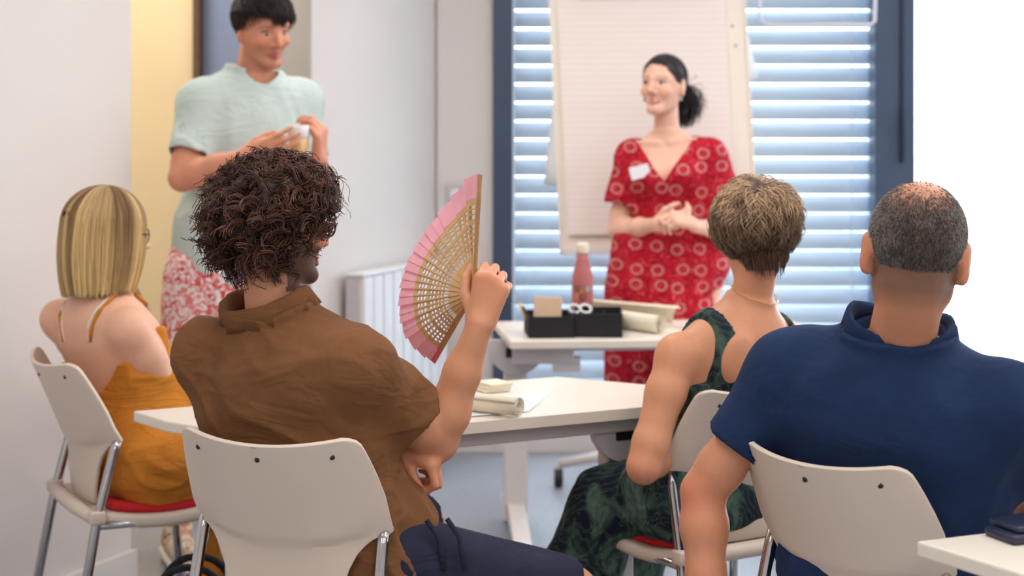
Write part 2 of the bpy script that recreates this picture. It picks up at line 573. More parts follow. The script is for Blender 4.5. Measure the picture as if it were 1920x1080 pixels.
def make_chair(name, label):
    t = thing(name, label, 'chair', (0, 0, 0), 0, 'cream stacking chairs')
    t['_wo'] = 1
    # backrest shell: rows of half widths from the seat to the top edge
    rows = [(0.452, .108), (0.50, .122), (0.55, .139), (0.58, .154), (0.597, .168), (0.609, .182), (0.616, .197), (0.621, .2135), (0.627, .2165),
            (0.66, .217), (0.70, .2155), (0.74, .210), (0.775, .203), (0.795, .198), (0.808, .194), (0.8155, .188), (0.820, .178), (0.8215, .164)]
    grid = []
    NX = 28
    for z, w in rows:
        row = []
        for k in range(NX + 1):
            s = k / NX * 2 - 1
            x = w * s
            zz = z
            if z > 0.80:                         # top edge dips in the middle
                zz = z - 0.016 * (1 - s * s) * smooth01(0.79, 0.82, z)
            crease = 0.636 - 0.040 * (1 - (x / 0.2) ** 2)
            inset = 0.011 * (1 - smooth01(crease - 0.012, crease + 0.012, zz))
            y = back_y(x, zz) + inset
            row.append((x, y, zz))
        grid.append(row)
    bm = NB(); bm_sheet(bm, grid, 0.010)
    back = mesh_bm('backrest', bm, M['plastic'], t, smooth=True, local=True)
    bv = back.modifiers.new('edge', 'BEVEL'); bv.width = 0.003; bv.segments = 2; bv.limit_method = 'ANGLE'
    for sx in (-0.145, 0.0, 0.145):
        z = 0.786 if sx else 0.776
        y = back_y(sx, z)
        bm = NB(); bm_tube(bm, [(sx, y - 0.002, z), (sx, y - 0.0072, z)], 0.0052, 10)
        mesh_bm('screw', bm, M['black'], back, True, local=True)
    # seat shell with a gentle dip, cushion on top
    def seat_grid(wx, y0, y1, z, dip, n=14, fr=0.05):
        g = []
        for i in range(n + 1):
            a = i / n
            y = y0 + (y1 - y0) * a
            row = []
            for k in range(n + 1):
                s = k / n * 2 - 1
                ex = 1 - 0.10 * abs(2 * a - 1) ** 6
                row.append((wx * s * ex, y * 1.0 - 0.0 * s, z - dip * math.sin(math.pi * a) + 0.012 * abs(s) ** 4 * 0 - (0.018 * max(0, a - 0.86) / 0.14 if a > 0.86 else 0)))
            g.append(row)
        return g
    bm = NB(); bm_sheet(bm, seat_grid(0.212, -0.19, 0.165, 0.432, 0.020), 0.034)
    se = mesh_bm('seat_shell', bm, M['plastic'], t, smooth=True, local=True)
    bv = se.modifiers.new('edge', 'BEVEL'); bv.width = 0.012; bv.segments = 3; bv.limit_method = 'ANGLE'
    bm = NB(); bm_sheet(bm, seat_grid(0.192, -0.165, 0.148, 0.457, 0.018), 0.022)
    cu = mesh_bm('cushion', bm, M['red_cloth'], t, smooth=True, local=True)
    bv = cu.modifiers.new('edge', 'BEVEL'); bv.width = 0.009; bv.segments = 3; bv.limit_method = 'ANGLE'
    tag(cu, 'red upholstered seat cushion')
    for s in (-1, 1):
        bm = NB(); bm_tube(bm, [(s * .1985, -0.148, 0.63), (s * .1995, -0.160, 0.60), (s * .205, -0.205, 0.43), (s * .222, -0.285, 0.0)], 0.0125, 12)
        mesh_bm('leg', bm, M['chrome'], t, True, local=True)
        bm = NB(); bm_tube(bm, [(s * .198, 0.11, 0.415), (s * .205, 0.13, 0.30), (s * .22, 0.165, 0.0)], 0.0125, 12)
        mesh_bm('leg', bm, M['chrome'], t, True, local=True)
        bm = NB(); bm_tube(bm, [(s * .202, -0.215, 0.418), (s * .198, 0.11, 0.408)], 0.011, 10)
        mesh_bm('side_rail', bm, M['chrome'], t, True, local=True)
    bm = NB(); bm_tube(bm, [(-.19, -0.216, 0.44), (-.06, -0.216, 0.436), (.06, -0.216, 0.436), (.19, -0.216, 0.44)], [0.016, 0.019, 0.019, 0.016], 12)
    mesh_bm('crossbar', bm, M['plastic'], t, True, local=True)
    for s in (-1, 1):
        bm = NB(); bm_box(bm, (s * .203, -0.205, 0.44), (0.036, 0.04, 0.034), bevel=0.006)
        mesh_bm('clamp', bm, M['plastic'], t, True, local=True)
    return t


def place_chair(o, x, y, yaw, label):
    o.location = (x, y, 0); o.rotation_euler = (0, 0, -math.radians(yaw)); o['label'] = label
    return o


proto = make_chair('cream_chair', 'x')
chairs = [proto] + [copy_tree(proto) for _ in range(3)]
place_chair(chairs[0], -0.955, 4.25, 60, 'cream plastic chair on chromed legs, under the woman in the mustard dress')
place_chair(chairs[1], -0.385, 3.335, 20, 'cream plastic chair on chromed legs, behind the back of the curly haired man')
place_chair(chairs[2], 0.457, 3.889, -30, 'cream plastic chair on chromed legs, under the woman in the green dress')
place_chair(chairs[3], 0.757, 3.08, 50, 'cream plastic chair on chromed legs, behind the man in the navy polo')


# ------------------------------------------------------------------ tables
def caster(name, parent, x, y, m=None):
    bm = NB(); bm_tube(bm, [(x - 0.016, y, 0.036), (x + 0.016, y, 0.036)], 0.036, 18)
    w = mesh_bm(name, bm, M['black'], parent, True)
    bv = w.modifiers.new('edge', 'BEVEL'); bv.width = 0.005; bv.segments = 2; bv.limit_method = 'ANGLE'
    bm = NB(); bm_tube(bm, [(x - 0.02, y, 0.036), (x + 0.02, y, 0.036)], 0.02, 14)
    mesh_bm('wheel_hub', bm, M['steel_grey'], w, True)
    bm = NB(); bm_tube(bm, [(x, y, 0.03), (x, y, 0.085)], 0.011, 10)
    mesh_bm('swivel_stem', bm, M['steel_grey'], w, True)


def flip_table(label, poly, ztop, feet, beam, group='white flip top tables'):
    """poly: table top outline; feet: list of (column xy, foot start xy, foot end xy); beam: (xy, xy)"""
    cx = sum(p[0] for p in poly) / len(poly); cy = sum(p[1] for p in poly) / len(poly)
    t = thing('flip_top_table', label, 'table', (cx, cy, 0), 0, group)
    bm = NB(); bm_prism(bm, poly, ztop - 0.026, ztop, 0.004)
    mesh_bm('tabletop', bm, M['table'], t)
    a, b = Vector((*beam[0], ztop - 0.046)), Vector((*beam[1], ztop - 0.046))
    d = (b - a).normalized()
    R = Matrix((d, Vector((-d.y, d.x, 0)), Vector((0, 0, 1)))).transposed()
    bm = NB(); bm_box(bm, (a + b) / 2, ((b - a).length, 0.05, 0.039), R, 0.004)
    mesh_bm('beam', bm, M['steel_grey'], t)
    for col, f0, f1 in feet:
        fd = (Vector((*f1, 0)) - Vector((*f0, 0))); L = fd.length; fd.normalize()
        Rf = Matrix((fd, Vector((-fd.y, fd.x, 0)), Vector((0, 0, 1)))).transposed()
        bm = NB(); bm_box(bm, (col[0], col[1], (ztop - 0.08 + 0.1) / 2), (0.05, 0.078, ztop - 0.16), Rf, 0.006)
        lg = mesh_bm('leg', bm, M['white_steel'], t)
        # foot: low arch that slopes to its ends
        bm = NB()
        mid = Vector((col[0], col[1], 0))
        p0, p1 = Vector((*f0, 0)), Vector((*f1, 0))
        side = Vector((-fd.y, fd.x, 0)) * 0.028
        prof = [(p0, 0.075, 0.095), (mid - fd * 0.07, 0.09, 0.15), (mid + fd * 0.07, 0.09, 0.15), (p1, 0.075, 0.095)]
        rings = []
        for c, zb, zt in prof:
            rings.append([bm.verts.new(c + side + Vector((0, 0, zb))), bm.verts.new(c - side + Vector((0, 0, zb))), bm.verts.new(c - side + Vector((0, 0, zt))), bm.verts.new(c + side + Vector((0, 0, zt)))])
        for r0, r1 in zip(rings, rings[1:]):
            for k in range(4):
                bm.faces.new((r0[k], r0[(k + 1) % 4], r1[(k + 1) % 4], r1[k]))
        bm.faces.new(rings[0]); bm.faces.new(rings[-1][::-1])
        mesh_bm('foot', bm, M['white_steel'], lg)
        # flip hinge: rounded grey bracket between leg and top
        bm = NB()
        hc = Vector((col[0], col[1], ztop - 0.10))
        ring = []
        for k in range(13):
            an = math.pi * k / 12
            ring.append((0.105 * math.cos(an), -0.115 * math.sin(an)))
        sv = Vector((-fd.y, fd.x, 0))
        lo = [bm.verts.new(hc - fd * 0.062 + sv * x + Vector((0, 0, z + 0.07))) for x, z in ring]
        hi = [bm.verts.new(hc - fd * 0.036 + sv * x + Vector((0, 0, z + 0.07))) for x, z in ring]
        bm.faces.new(lo); bm.faces.new(hi[::-1])
        for k in range(13):
            bm.faces.new((lo[k], hi[k], hi[(k + 1) % 13], lo[(k + 1) % 13]))
        hg = mesh_bm('hinge_bracket', bm, M['steel_grey'], t)
        bm = NB(); bm_box(bm, hc - fd * 0.063 + sv * 0.012 + Vector((0, 0, 0.028)), (0.008, 0.05, 0.032), Rf, 0.003)
        mesh_bm('hinge_slot', bm, M['black'], hg)
        caster('caster', t, f0[0] + fd.x * 0.02, f0[1] + fd.y * 0.02)
        caster('caster', t, f1[0] - fd.x * 0.02, f1[1] - fd.y * 0.02)
    return t


TZ = 0.73
mid = flip_table('white table between the seated people, holding a loose paper roll and cream paper pad',
                 [(-0.907, 3.83), (-0.80, 3.70), (-0.50, 3.478), (-0.108, 3.675), (0.313, 3.88), (0.62, 4.03), (0.45, 4.16), (0.123, 4.35)], TZ,
                 [((0.258, 3.985), (0.365, 3.78), (0.13, 4.23)), ((-0.62, 3.70), (-0.52, 3.5), (-0.72, 3.9))], ((-0.35, 3.63), (0.40, 4.0)))
front = flip_table('white table in front of the woman in red, holding two black boxes and a bottle',
                   [(-0.065, 5.56), (-0.006, 5.05), (1.02, 5.13), (0.97, 5.64)], TZ,
                   [((0.012, 5.36), (0.035, 5.02), (-0.012, 5.72)), ((0.93, 5.40), (0.955, 5.10), (0.90, 5.70))], ((0.03, 5.30), (0.92, 5.38)))
# end bracket and gusset seen under the front table
bm = NB(); bm_box(bm, (0.10, 5.20, 0.672), (0.20, 0.10, 0.06), bevel=0.006); bm_prism(bm, [(0.13, 5.15), (0.22, 5.157), (0.22, 5.21), (0.13, 5.2)], 0.615, 0.66); mesh_bm('end_bracket', bm, M['steel_grey'], front)
near = flip_table('white table corner close to the camera beside the navy polo, holding a dark phone',
                  [(0.667, 2.64), (0.78, 2.45), (1.95, 2.90), (1.83, 3.12)][:2] + [(1.72, 2.82), (1.60, 3.02)], TZ,
                  [((1.05, 2.68), (1.09, 2.55), (0.99, 2.80)), ((1.5, 2.83), (1.58, 2.70), (1.46, 2.93))], ((0.85, 2.60), (1.55, 2.85)))

# ------------------------------------------------------------------ things on the front table
def org_box(label, c, sx, sy, h, rz, group):
    t = thing('desk_organizer', label, 'box', (c[0], c[1], TZ), rz, group)
    t['_wo'] = 1
    bm = NB()
    w = 0.006
    bm_box(bm, (0, 0, w / 2 + 0.001), (sx, sy, w))
    bm_box(bm, (0, -sy / 2 + w / 2, h / 2 + 0.001), (sx, w, h), bevel=0.002)
    bm_box(bm, (0, sy / 2 - w / 2, h / 2 + 0.001), (sx, w, h), bevel=0.002)
    bm_box(bm, (-sx / 2 + w / 2, 0, h / 2 + 0.001), (w, sy, h), bevel=0.002)
    bm_box(bm, (sx / 2 - w / 2, 0, h / 2 + 0.001), (w, sy, h), bevel=0.002)
    mesh_bm('tray', bm, M['blackmatte'], t, local=True)
    bm = NB(); bm_box(bm, (sx * 0.12, 0, h * 0.45), (0.004, sy - 0.014, h * 0.8)); mesh_bm('divider', bm, M['blackmatte'], t, local=True)
    return t


b1 = P(1027, 625, 5.16); b2 = P(1118, 622, 5.18)
org_box('open black box with a tan card block standing in it', (b1[0] + 0.005, 5.22), 0.148, 0.20, 0.068, math.radians(4), 'black desk boxes')
org_box('open black box next to the paper roll, pens and scissors at its edge', (b2[0] + 0.008, 5.235), 0.158, 0.20, 0.076, math.radians(-3), 'black desk boxes')
bm = NB(); bm_box(bm, (b1[0] + 0.0, 5.185, TZ + 0.075), (0.09, 0.022, 0.10), Matrix.Rotation(-0.12, 3, 'X') @ Matrix.Rotation(0.04, 3, 'Y'), 0.003)
tag(mesh_bm('card_block', bm, M['kraft'], None, origin=(b1[0], 5.185, TZ)), 'tan kraft card block standing up in the black box', 'cards')
bm = NB(); bm_tube(bm, [(b1[0] - 0.055, 5.25, TZ + 0.01), (b1[0] - 0.092, 5.262, TZ + 0.10)], 0.0042, 8)
pc = mesh_bm('pencil', bm, mat('yellow_lacquer', lin(226, 178, 60), 0.4), None, True, origin=(b1[0] - 0.055, 5.25, TZ)); tag(pc, 'yellow pencil leaning in the black box with the tan cards', 'pencil')
bm = NB(); bm_tube(bm, [(b1[0] - 0.045, 5.26, TZ + 0.01), (b1[0] - 0.080, 5.25, TZ + 0.088)], 0.0045, 8)
pc = mesh_bm('pen', bm, M['black'], None, True, origin=(b1[0] - 0.045, 5.26, TZ)); tag(pc, 'black pen beside the yellow pencil in the box', 'pen')
# scissors: two white finger loops, blades in the box
sc = thing('scissors', 'scissors with white finger loops resting in the black box', 'scissors', (b2[0] - 0.03, 5.22, TZ + 0.03))
for s in (-1, 1):
    bm = NB()
    c0 = Vector((b2[0] - 0.052 + s * 0.018, 5.20, TZ + 0.085))
    pts = [c0 + Vector((0.017 * math.cos(a) + 0.006 * math.sin(a), 0.006 * math.sin(a), 0.011 * math.sin(a) - 0.006 * math.cos(a))) for a in [2 * math.pi * k / 14 for k in range(15)]]
    bm_tube(bm, pts, 0.0045, 8); mesh_bm('finger_loop', bm, M['radiator'], sc, True)
    bm = NB(); bm_box(bm, (b2[0] - 0.03 - s * 0.004, 5.24, TZ + 0.05), (0.012, 0.003, 0.10), Matrix.Rotation(0.5, 3, 'X'), 0.001); mesh_bm('blade', bm, M['chrome'], sc)
bm = NB(); bm_tube(bm, [(b2[0] - 0.06, 5.245, TZ + 0.02), (b2[0] - 0.082, 5.215, TZ + 0.095)], 0.006, 8)
pc = mesh_bm('marker_pen', bm, mat('mauve_plastic', lin(120, 110, 128), 0.4), None, True, origin=(b2[0] - 0.06, 5.245, TZ)); tag(pc, 'dark mauve marker pen leaning between the two black boxes', 'pen')
# bottle
bt = P(1092, 600, 5.47)
bo = thing('water_bottle', 'dusty pink metal bottle with a white cap behind the black boxes', 'bottle', (bt[0], 5.47, TZ))
bm = NB(); bm_lathe(bm, [(0.030, 0.0), (0.036, 0.004), (0.0365, 0.14), (0.035, 0.165), (0.028, 0.195), (0.0205, 0.222), (0.019, 0.245)], (bt[0], 5.47, TZ), 28)
bb = mesh_bm('flask_body', bm, mat('dusty_pink_enamel', lin(182, 104, 104), 0.45, var=0.03), bo, True)
bm = NB(); bm_lathe(bm, [(0.0215, 0.243), (0.0225, 0.247), (0.0225, 0.272), (0.020, 0.279), (0.010, 0.281)], (bt[0], 5.47, TZ), 24)
mesh_bm('cap', bm, mat('cap_cream', lin(232, 222, 206), 0.5), bo, True)
for (a, z, col, s) in ((-122, 0.126, (46, 84, 66), 0.010), (-62, 0.126, (126, 176, 186), 0.009), (-98, 0.118, (196, 120, 66), 0.008), (-92, 0.094, (120, 52, 60), 0.011), (-124, 0.100, (206, 130, 76), 0.009)):
    an = math.radians(a)
    bm = NB()
    ring = []
    for k in range(14):
        p = 2 * math.pi * k / 14
        da = s * math.cos(p) / 0.0365 * (1 + 0.2 * math.sin(3 * p))
        ring.append(bm.verts.new((bt[0] + 0.0371 * math.cos(an + da), 5.47 + 0.0371 * math.sin(an + da), TZ + z + s * 1.2 * math.sin(p))))
    bm.faces.new(ring)
    mesh_bm('print_spot', bm, mat('spot_%d' % a, lin(*col), 0.5), bb)


def spiral_roll(name, a, b, r, m, label, turns=3.2, group=None, cat='paper roll'):
    """paper wound in a spiral, axis a->b"""
    a, b = Vector(a), Vector(b)
    d = (b - a).normalized(); up = Vector((0, 0, 1)); e = d.cross(up).normalized(); f = e.cross(d)
    n = int(turns * 22)
    rows = []
    for i in range(n + 1):
        th = 2 * math.pi * turns * i / n
        rr = r * (0.42 + 0.58 * (i / n) ** 0.8)
        off = e * (rr * math.cos(th - 1.2)) + f * (rr * math.sin(th - 1.2))
        rows.append([a + off, a.lerp(b, 0.5) + off, b + off])
    bm = NB(); bm_sheet(bm, rows, 0.0012)
    o = mesh_bm(name, bm, m, None, True, origin=tuple(a - Vector((0, 0, r))))
    return tag(o, label, cat, group)


ra = P(1238, 603, 5.22)
spiral_roll('paper_roll', (ra[0], 5.22, TZ + 0.032), (ra[0] - 0.22, 5.50, TZ + 0.032), 0.031, M['cream_paper'], 'rolled flip chart paper lying on the table next to a black box')
# curling sheet behind the roll
rows = []
for i in range(10):
    q = i / 9
    rows.append([Vector((ra[0] - 0.24 + 0.30 * j / 8 + 0.02 * q, 5.60 - 0.30 * j / 8 * 0.75 + 0.10 * math.cos(2.6 * q) * 0.6, TZ + 0.003 + 0.068 * math.sin(min(1, q * 1.2) * 1.9) + 0.004)) for j in range(9)])
bm = NB(); bm_sheet(bm, rows, 0.0012)
tag(mesh_bm('curled_sheet', bm, M['cream_paper'], None, True, origin=(ra[0] - 0.1, 5.5, TZ)), 'cream sheet curling up behind the paper roll', 'paper')

# ------------------------------------------------------------------ things on the middle table
rb = P(974, 772, 3.74)
spiral_roll('paper_roll', (rb[0], 3.74, TZ + 0.0245), (rb[0] - 0.30, 3.93, TZ + 0.0245), 0.0235, M['cream_paper'], 'loosely rolled cream paper at the table edge beside the raised forearm', 2.6)
bm = NB()
rows = [[Vector((-0.36 + 0.40 * i / 8 + 0.06 * j / 6, 3.62 + 0.19 * i / 8 + 0.28 * j / 6, TZ + 0.0015 + 0.002 * math.sin(i * 0.9 + j * 0.6) ** 2)) for j in range(7)] for i in range(9)]
bm_sheet(bm, rows, 0.001)
tag(mesh_bm('paper_sheet', bm, M['paper_cool'], None, True, origin=(-0.15, 3.8, TZ)), 'flat white paper sheet spread under the loose roll', 'paper')
pp = P(922, 735, 4.15)
pad = thing('paper_pad', 'small stack of cream note paper at the back of the table', 'note pad', (pp[0], 4.12, TZ))
for k in range(3):
    bm = NB(); bm_box(bm, (pp[0] + 0.003 * k, 4.12, TZ + 0.005 + 0.0075 * k), (0.075 - 0.004 * k, 0.075, 0.007), Matrix.Rotation(0.45 + 0.07 * k, 3, 'Z'), 0.001)
    mesh_bm('note_block', bm, M['cream_paper'], pad)
# ------------------------------------------------------------------ phone on the near table
ph = P(1888, 990, 2.66)
phone = thing('phone', 'dark phone in a folding case lying at the near table edge', 'phone', (0.872, 2.668, TZ), math.radians(22))
phone['_wo'] = 1
M['phone'] = mat('navy_phone_case', lin(34, 40, 66), 0.35, var=0.1)
bm = NB(); bm_box(bm, (0.0, 0.0, 0.0085), (0.15, 0.078, 0.016), bevel=0.006); mesh_bm('case', bm, M['phone'], phone, True, local=True)
bm = NB(); bm_box(bm, (0.012, 0.006, 0.0235), (0.145, 0.075, 0.011), Matrix.Rotation(-0.02, 3, 'Y'), 0.004); mesh_bm('flap', bm, M['phone'], phone, True, local=True)

# ------------------------------------------------------------------ flip chart
BL, BR, TLc, TRc = P(1053, 470, 6.12), P(1420, 463, 6.06), P(1026, -130, 6.36), P(1388, -135, 6.30)
fc = thing('flip_chart', 'mobile flip chart with lined paper pad behind the woman in red', 'flip chart', (0.55, 6.32, 0))


def bilerp(s, t, off=0.0):
    p = (BL * (1 - s) + BR * s) * (1 - t) + (TLc * (1 - s) + TRc * s) * t
    n = np.cross(BR - BL, TLc - BL); n = n / np.linalg.norm(n)
    return p + n * off


def fc_slab(name, s0, s1, t0, t1, o0, o1, m, parent=fc, curl=0.0):
    bm = NB()
    rows = []
    for i in range(9):
        t = t0 + (t1 - t0) * i / 8
        rows.append([bilerp(s0 + (s1 - s0) * j / 6, t, (o0 + o1) / 2 + curl * (1 - i / 8) ** 2) for j in range(7)])
    bm_sheet(bm, rows, abs(o1 - o0))
    return mesh_bm(name, bm, m, parent)


fc_slab('board', 0, 1, 0, 1, -0.02, 0.0, M['board'])
fc_slab('board_rim', -0.006, 1.006, -0.012, 0.004, -0.024, 0.006, M['white_steel'])
fc_slab('board_rim', -0.008, 0.004, -0.012, 1.0, -0.024, 0.006, M['board'])
fc_slab('board_rim', 0.996, 1.008, -0.012, 1.0, -0.024, 0.006, M['board'])


def lined_paper():
    m = bpy.data.materials.new('lined_flip_paper'); m.use_nodes = True
    t = NT(m)
    v = t.coords()
    sx = t.new('ShaderNodeSeparateXYZ'); t.link(v, sx.inputs[0])
    mm = t.new('ShaderNodeMath', operation='MULTIPLY'); mm.inputs[1].default_value = 40.0; t.link(sx.outputs['Z'], mm.inputs[0])
    fr = t.new('ShaderNodeMath', operation='FRACT'); t.link(mm.outputs[0], fr.inputs[0])
    c = t.ramp(fr.outputs[0], [(0.0, lin(238, 226, 220)), (0.80, lin(240, 228, 222)), (0.88, lin(226, 212, 206)), (0.97, lin(238, 226, 220))])
    t.link(c, t.b.inputs['Base Color']); t.b.inputs['Roughness'].default_value = 0.7
    return m


M['lined'] = lined_paper()
fc_slab('paper_pad', 0.035, 0.90, 0.045, 0.99, 0.004, 0.010, M['lined'], curl=0.006)
fc_slab('clamp_bar', 0.13, 0.86, 0.782, 0.80, 0.012, 0.03, M['black'])
fc_slab('clamp_bar', 0.0, 1.0, 0.97, 1.0, 0.0, 0.03, M['steel_grey'])
# sheets turned over the back, sticking out at both sides
for nm, pts in (('turned_sheet', [(1040, 150, 6.34), (1020, 345, 6.34), (1060, 352, 6.32), (1062, 150, 6.36)]),
                ('turned_sheet', [(1380, -40, 6.36), (1396, 40, 6.38), (1421, 146, 6.36), (1388, 158, 6.34)])):
    q = [Vector(P(*p)) for p in pts]
    rows = []
    for i in range(7):
        a = i / 6
        rows.append([q[0].lerp(q[1], a).lerp(q[3].lerp(q[2], a), j / 4) + Vector((0, 0.006 * math.sin(a * 3 + j), 0)) for j in range(5)])
    bm = NB(); bm_sheet(bm, rows, 0.001); mesh_bm(nm, bm, M['paper_cool'], fc, True)
for (u, v) in ((1375, 58), (1380, 96)):
    c = P(u, v, 6.2)
    n = np.cross(BR - BL, TLc - BL); n /= np.linalg.norm(n)
    s = (u - 1030) / 370.0
    bm = NB(); bm_tube(bm, [bilerp(s, (470 - v) / 600.0, 0.001), bilerp(s, (470 - v) / 600.0, 0.006)], 0.006, 8); mesh_bm('pad_pin', bm, M['steel_grey'], fc, True)
arm = [P(1412, -130, 6.34), P(1424, -60, 6.34), P(1424, 22, 6.34), P(1428, 38, 6.34), P(1440, 46, 6.34), P(1480, 48, 6.34), P(1560, 46, 6.34), P(1632, 46, 6.34), P(1640, 40, 6.34), P(1642, -40, 6.34)]
bm = NB(); bm_tube(bm, arm, 0.0075, 8); mesh_bm('side_arm', bm, M['tube'], fc, True)
bm = NB(); bm_tube(bm, [(0.575, 6.36, 0.10), (0.575, 6.37, 1.9)], 0.022, 14); mesh_bm('column', bm, M['white_steel'], fc, True)
bm = NB(); bm_box(bm, (0.575, 6.33, 1.3), (0.2, 0.07, 0.12), bevel=0.01); mesh_bm('tilt_head', bm, M['steel_grey'], fc)
for k in range(5):
    an = math.radians(190 + 72 * k)
    e = Vector((0.575 + 0.40 * math.cos(an), 6.30 + 0.34 * math.sin(an), 0.09))
    bm = NB(); bm_tube(bm, [(0.575, 6.36, 0.13), tuple(e)], [0.026, 0.018], 10); mesh_bm('base_arm', bm, M['white_steel'], fc, True)
    caster('caster', fc, e.x, e.y)

# ------------------------------------------------------------------ bag on the floor
bg = P(350, 1075, 3.95)
bag = thing('black_bag', 'black bag with two raised handles on the floor under the chairs', 'bag', (bg[0], 4.0, 0))
bm = NB(); bm_box(bm, (bg[0], 4.0, 0.115), (0.27, 0.20, 0.23), bevel=0.06, seg=4); mesh_bm('pouch', bm, M['blackmatte'], bag, True)
for dy in (-0.05, 0.05):
    pts = [(bg[0] - 0.10 + 0.21 * k / 10, 4.0 + dy + 0.012 * math.sin(k), 0.21 + 0.115 * math.sin(math.pi * k / 10) ** 0.6) for k in range(11)]
    bm = NB(); bm_tube(bm, pts, 0.0095, 8); mesh_bm('handle', bm, M['blackmatte'], bag, True)
# ------------------------------------------------------------------ organic modelling: one continuous surface from blended volumes
def nrm(v):
    v = np.asarray(v, float)
    return v / np.linalg.norm(v)


def A(*v):
    return np.array(v, float)


def vnoise(Pt, seed=0):
    """smooth value noise in 0..1 for points (n,3)"""
    Pt = np.asarray(Pt, np.float32)
    i = np.floor(Pt).astype(np.int64)
    f = (Pt - i).astype(np.float32)
    f = f * f * (3 - 2 * f)

    def h(dx, dy, dz):
        n = (i[:, 0] + dx) * 374761393 + (i[:, 1] + dy) * 668265263 + (i[:, 2] + dz) * 2147483647 + seed * 974711
        n = (n ^ (n >> 13)) * 1274126177
        n = n ^ (n >> 16)
        return ((n & 0xFFFF) / 65535.0).astype(np.float32)
    x, y, z = f[:, 0], f[:, 1], f[:, 2]
    a = h(0, 0, 0) * (1 - x) + h(1, 0, 0) * x
    b = h(0, 1, 0) * (1 - x) + h(1, 1, 0) * x
    c = h(0, 0, 1) * (1 - x) + h(1, 0, 1) * x
    d = h(0, 1, 1) * (1 - x) + h(1, 1, 1) * x
    return (a * (1 - y) + b * y) * (1 - z) + (c * (1 - y) + d * y) * z


def folds(Pt, axis, long=3.0, across=18.0, amp=0.004, seed=0):
    """cloth creases running along axis"""
    ax = nrm(axis)
    e = nrm(np.cross(ax, [0.3, 0.9, 0.2])); f = np.cross(ax, e)
    q = np.stack([Pt @ ax * long, Pt @ e * across, Pt @ f * across], 1)
    w = vnoise(Pt * 7.0, seed + 5)
    q[:, 1] += w * 1.6
    n = vnoise(q, seed)
    r = 1 - np.abs(2 * n - 1)
    return amp * (r ** 2 - 0.35) * (0.35 + 0.65 * vnoise(Pt * 5.0, seed + 9))


